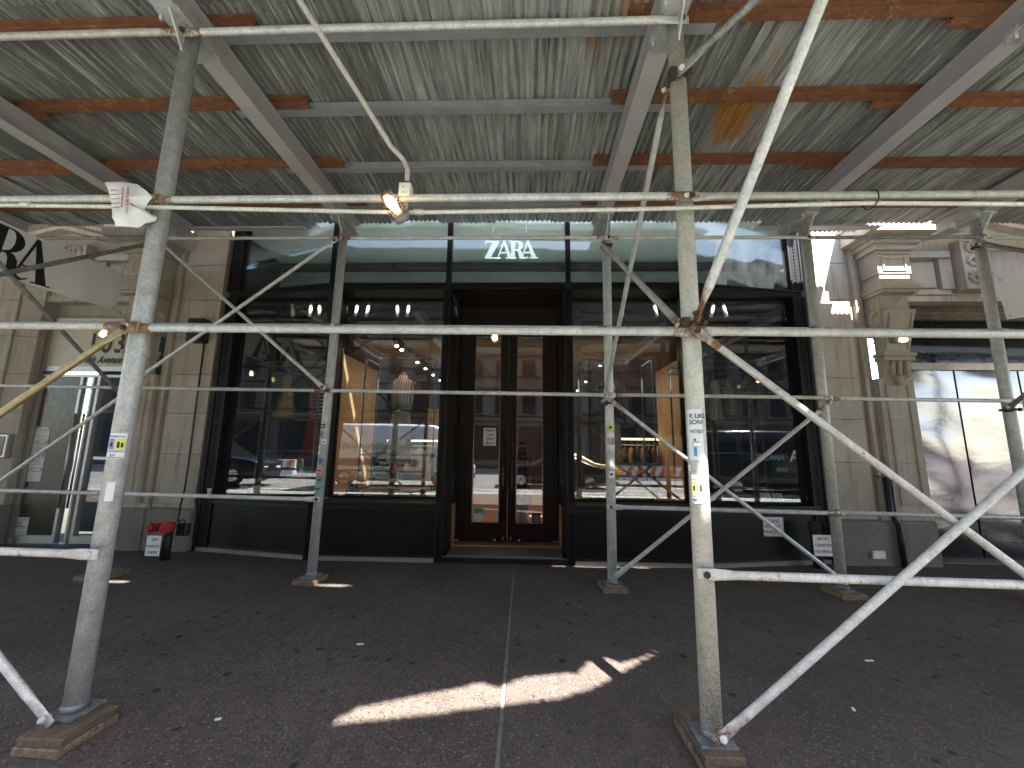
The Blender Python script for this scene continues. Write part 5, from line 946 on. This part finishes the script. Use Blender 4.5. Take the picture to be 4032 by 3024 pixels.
# litter on the pavement
for x, y, a, L, nm in ((-1.32,3.35,.2,.05,'white cigarette end lying on the open pavement left of centre'),(2.55,3.35,.1,.06,'pale straw scrap on the pavement at right'),(1.05,4.95,.9,.07,'flat torn paper scrap by the rear post right of the doors'),(-1.75,2.45,.3,.03,'white crumb of paper near the left timber blocks'),(2.0,2.75,1.2,.03,'pale crumb of paper near the cream post')):
    t = thing('litter', nm, 'litter', (x,y,gz(x))); MB().obox((x,y,gz(x)+.001),(L*math.cos(a),L*math.sin(a),0),(-.014*math.sin(a),.014*math.cos(a),0),(0,0,.006)).build('scrap', 'paper', t)
# ================================================================ STREET BEHIND THE CAMERA (seen in the glass)
def veh_ring(x, zb, zm, zt, wl, wr):
    h = [(wl*.86,zb),(wl*.98,zb+.12),(wl,zb+.3*(zm-zb)),(wl*.985,zm),(wr,zt-.10*min(1,(zt-zm)*2)),(wr*.86,zt)]
    return [Vector((x,-y,z)) for y, z in h]+[Vector((x,y,z)) for y, z in h[::-1]]
def wheel(p, x, y, r, s):
    t = MB().lathe((x,y,r), [(r*.62,-.10),(r*.95,-.11),(r,-.08),(r,.08),(r*.95,.11),(r*.62,.10)], 28, (0,1,0)).build('wheel', 'rubber', p); m = MB().lathe((x,y+s*.095,r), [(r*.64,-.02),(r*.64,.01),(r*.58,.012)], 24, (0,s,0))
    for k in range(7): an = k*2*math.pi/7; e = Vector((math.cos(an),0,math.sin(an))); b = Vector((-math.sin(an),0,math.cos(an))); o = Vector((x,y+s*.09,r)); m.obox(o-b*.03, e*r*.62, b*.06, Vector((0,s*.02,0)))
    m.build('rim', 'alloy', t)
def vehicle(name, label, cat, st, mat, loc, rot, wheels, wr_, glass, front=(), rear=()):
    t = thing(name, label, cat, (0,0,0)); MB().rings([veh_ring(*s) for s in st]).build('body', mat, t)
    def at(x, f, side, off=.006):
        for a, b in zip(st, st[1:]):
            if a[0] <= x <= b[0]: k = (x-a[0])/(b[0]-a[0]+1e-9); s = [p+(q-p)*k for p, q in zip(a,b)]; break
        _, zb, zm, zt, wl, wr = s; return Vector((x, side*((wl*.985+(wr-wl*.985)*f)+off), zm+(zt-.1-zm)*f))
    for (xa, xb, xc, xd, f0, f1) in glass:
        for sd in (-1,1):
            q = [at(xa,f0,sd),at(xb,f0,sd),at(xc,f1,sd),at(xd,f1,sd)]; q2 = [p-Vector((0,sd*.03,0)) for p in q]; MB().add(q+q2, [(0,1,2,3),(7,6,5,4),(0,4,5,1),(1,5,6,2),(2,6,7,3),(3,7,4,0)]).build('side_window', 'dark_glass', t)
    for i, a in enumerate(st[:-1]):
        if front and a[0] == front[0]:
            b = st[i+1]; P = lambda s, g, k: Vector((s[0],g*(s[5] if k else s[4]*.9)*.86,s[3])); nrm = Vector((b[3]-a[3],0,0)); q = [P(a,-1,1),P(a,1,1),P(b,1,1),P(b,-1,1)]; off = Vector((.02*(1 if b[3] < a[3] else -1),0,.012)); q = [p+off for p in q]; MB().add(q+[p-off*1.5 for p in q], [(0,1,2,3),(7,6,5,4),(0,4,5,1),(1,5,6,2),(2,6,7,3),(3,7,4,0)]).build('windscreen', 'dark_glass', t)
    for x in wheels:
        for sd in (-1,1): wheel(t, x, sd*(st[2][4]-.09), wr_, sd)
    xf, xr = st[-1][0], st[0][0]; zl = st[-1][2]*.86; wl = st[-1][4]
    for sd in (-1,1):
        MB().obox((xf-.12,sd*wl*.62-.14,zl),(.135,0,0),(0,.28,0),(0,0,.13)).build('headlight', 'white_print', t); MB().obox((xr-.012,sd*wl*.7-.1,zl+.05),(.08,0,0),(0,.2,0),(0,0,.14)).build('tail_light', 'red_paint', t); MB().obox((xf*.52,sd*(st[3][4]+.02)-(.16 if sd < 0 else 0),st[3][2]+.02),(.10,0,0),(0,.16,0),(0,0,.14)).build('mirror', 'rubber', t)
    for a in (xf-.06,xr-.03): MB().box(a,a+.09,-wl*.8,wl*.8,.28,.50).build('bumper', 'rubber', t)
    t.location = loc; t.rotation_euler = (0,0,rot); return t
sedan = [(-2.3,.30,.72,.80,.70,.66),(-2.15,.20,.86,.95,.86,.80),(-1.55,.17,.94,1.02,.91,.80),(-.75,.16,.96,1.40,.92,.66),(.25,.16,.96,1.44,.92,.66),(1.05,.16,.94,1.00,.92,.80),(1.85,.18,.84,.88,.90,.80),(2.2,.22,.70,.74,.82,.74),(2.35,.32,.58,.62,.66,.62)]
suv = [(-2.35,.36,.95,1.10,.80,.74),(-2.25,.26,1.02,1.55,.92,.72),(-1.9,.22,1.05,1.72,.95,.74),(.1,.20,1.05,1.74,.96,.74),(1.05,.20,1.04,1.12,.96,.84),(2.0,.24,.96,1.02,.93,.84),(2.3,.28,.86,.90,.84,.78),(2.42,.36,.70,.74,.70,.66)]
van = [(-3.0,.40,1.2,2.40,.95,.86),(-2.92,.30,1.2,2.54,1.0,.90),(0,.28,1.2,2.58,1.02,.92),(1.6,.28,1.2,2.56,1.02,.90),(1.95,.28,1.2,2.42,1.02,.86),(2.45,.28,1.15,1.30,1.0,.86),(2.95,.30,.98,1.06,.95,.84),(3.15,.36,.78,.84,.80,.74)]
RZ = -.16
v1 = vehicle('white_van', 'white delivery van with printed slogans parked in the street, reflected in the left window', 'van', van, 'car_white', (-5.4,-5.2,RZ), 0, (-1.9,2.05), .35, ((1.25,2.25,1.85,1.25,.06,.82),), (1.95,))
vy = 1.045; V = lambda x, z: (x,vy,z); ux, uz = (-1,0,0), (0,0,1)
for txt, sz, x, z, mt in (('Live in',.16,1.0,1.86,'ink'),('CHICAGO',.30,.9,1.52,'gold_print'),('LOS ANGELES',.30,-.55,1.52,'maroon_print'),('To Both With Ease',.16,.4,1.30,'ink')): text('lettering', txt, sz, V(x,z), ux, uz, mt, v1)
MB().box(-2.6,1.1,vy-.03,vy+.002,.84,1.12).build('stripe', 'navy_print', v1); text('lettering', 'BLUEGROUND', .19, (.7,vy+.004,.91), ux, uz, 'white_print', v1)
vehicle('dark_sedan', 'dark blue sedan driving past, reflected in the door glass', 'car', sedan, 'car_blue', (1.3,-5.4,RZ), math.pi, (-1.45,1.4), .34, ((-1.1,-.15,-.15,-.7,.08,.9),(-.1,.85,.3,-.1,.08,.9)), (.25,))
tx = vehicle('yellow_taxi', 'yellow taxi cab in the far lane, reflected right of the doors', 'taxi', sedan, 'car_yellow', (2.6,-9.0,RZ), 0, (-1.45,1.4), .34, ((-1.1,-.15,-.15,-.7,.08,.9),(-.1,.85,.3,-.1,.08,.9)), (.25,)); 
vehicle('dark_suv', 'dark sport utility car parked in the street, reflected in the left display', 'car', suv, 'car_blue', (-13.0,-4.6,RZ), 0, (-1.45,1.45), .37, ((-2.0,-.8,-.8,-1.85,.08,.9),(-.75,.6,.25,-.75,.08,.9)), (.1,))
v2 = vehicle('dark_van', 'dark blue van with white star letter emblem in the street, reflected in the right display', 'van', van, 'car_blue', (10.3,-5.0,RZ), 0, (-1.9,2.05), .35, ((1.25,2.25,1.85,1.25,.06,.82),), (1.95,))
text('lettering', 'HARLEM', .30, (.0,vy,1.42), ux, uz, 'cyan_print', v2); text('lettering', 'A', .62, (.62,vy,1.38), ux, uz, 'white_print', v2); text('lettering', '2400', .22, (.1,vy,.98), ux, uz, 'cyan_print', v2)
for i, (x, y) in enumerate(((-17,-9.4),(-14.6,-9.4),(-8,-10.8),(4.6,-10.8),(7.0,-10.8),(9.4,-10.8))):
    t = thing('street_barrier', f'orange and white striped road barrier beyond the traffic, {ORD[i]} along the street', 'barrier', (x,y,RZ), 'striped road barriers')
    m = MB(); m.poly([(-.25,0),(.25,0),(.20,.12),(.10,.25),(.08,.80),(-.08,.80),(-.10,.25),(-.20,.12)], lambda a, b, q: Vector((x+q,y+a,RZ+b)), 0, 2.3); m.build('block', 'barrier_white', t)
    for k in range(4): MB().add([(x+.1+.55*k,y+.115,RZ+.27),(x+.36+.55*k,y+.115,RZ+.27),(x+.56+.55*k,y+.095,RZ+.78),(x+.30+.55*k,y+.095,RZ+.78),(x+.1+.55*k,y+.08,RZ+.27),(x+.36+.55*k,y+.08,RZ+.27),(x+.56+.55*k,y+.07,RZ+.78),(x+.30+.55*k,y+.07,RZ+.78)], [(0,1,2,3),(7,6,5,4),(0,4,5,1),(1,5,6,2),(2,6,7,3),(3,7,4,0)]).build('stripe', 'barrier_orange', t)
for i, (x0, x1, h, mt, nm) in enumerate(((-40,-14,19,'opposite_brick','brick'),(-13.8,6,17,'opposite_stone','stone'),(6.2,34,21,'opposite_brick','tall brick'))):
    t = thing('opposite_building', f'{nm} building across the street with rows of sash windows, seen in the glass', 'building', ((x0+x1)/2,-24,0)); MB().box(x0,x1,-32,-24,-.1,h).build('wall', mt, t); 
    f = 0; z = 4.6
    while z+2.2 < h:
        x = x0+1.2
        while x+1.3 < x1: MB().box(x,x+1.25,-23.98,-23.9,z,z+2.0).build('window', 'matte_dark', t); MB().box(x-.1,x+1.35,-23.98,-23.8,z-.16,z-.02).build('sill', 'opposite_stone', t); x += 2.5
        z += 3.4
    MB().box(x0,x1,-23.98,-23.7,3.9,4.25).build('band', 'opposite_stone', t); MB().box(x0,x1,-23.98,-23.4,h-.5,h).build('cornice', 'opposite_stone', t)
    x = x0+.8
    while x+3.4 < x1: MB().box(x,x+3.2,-23.98,-23.92,.4,3.5).build('shop_window', 'matte_dark', t); x += 4.2
# ---------------------------------------------------------------- small turn shared by front and pavement
for o in TILT: o.matrix_basis = FM @ Matrix.Translation(o.location) if o.location.length > 0 else FM.copy()
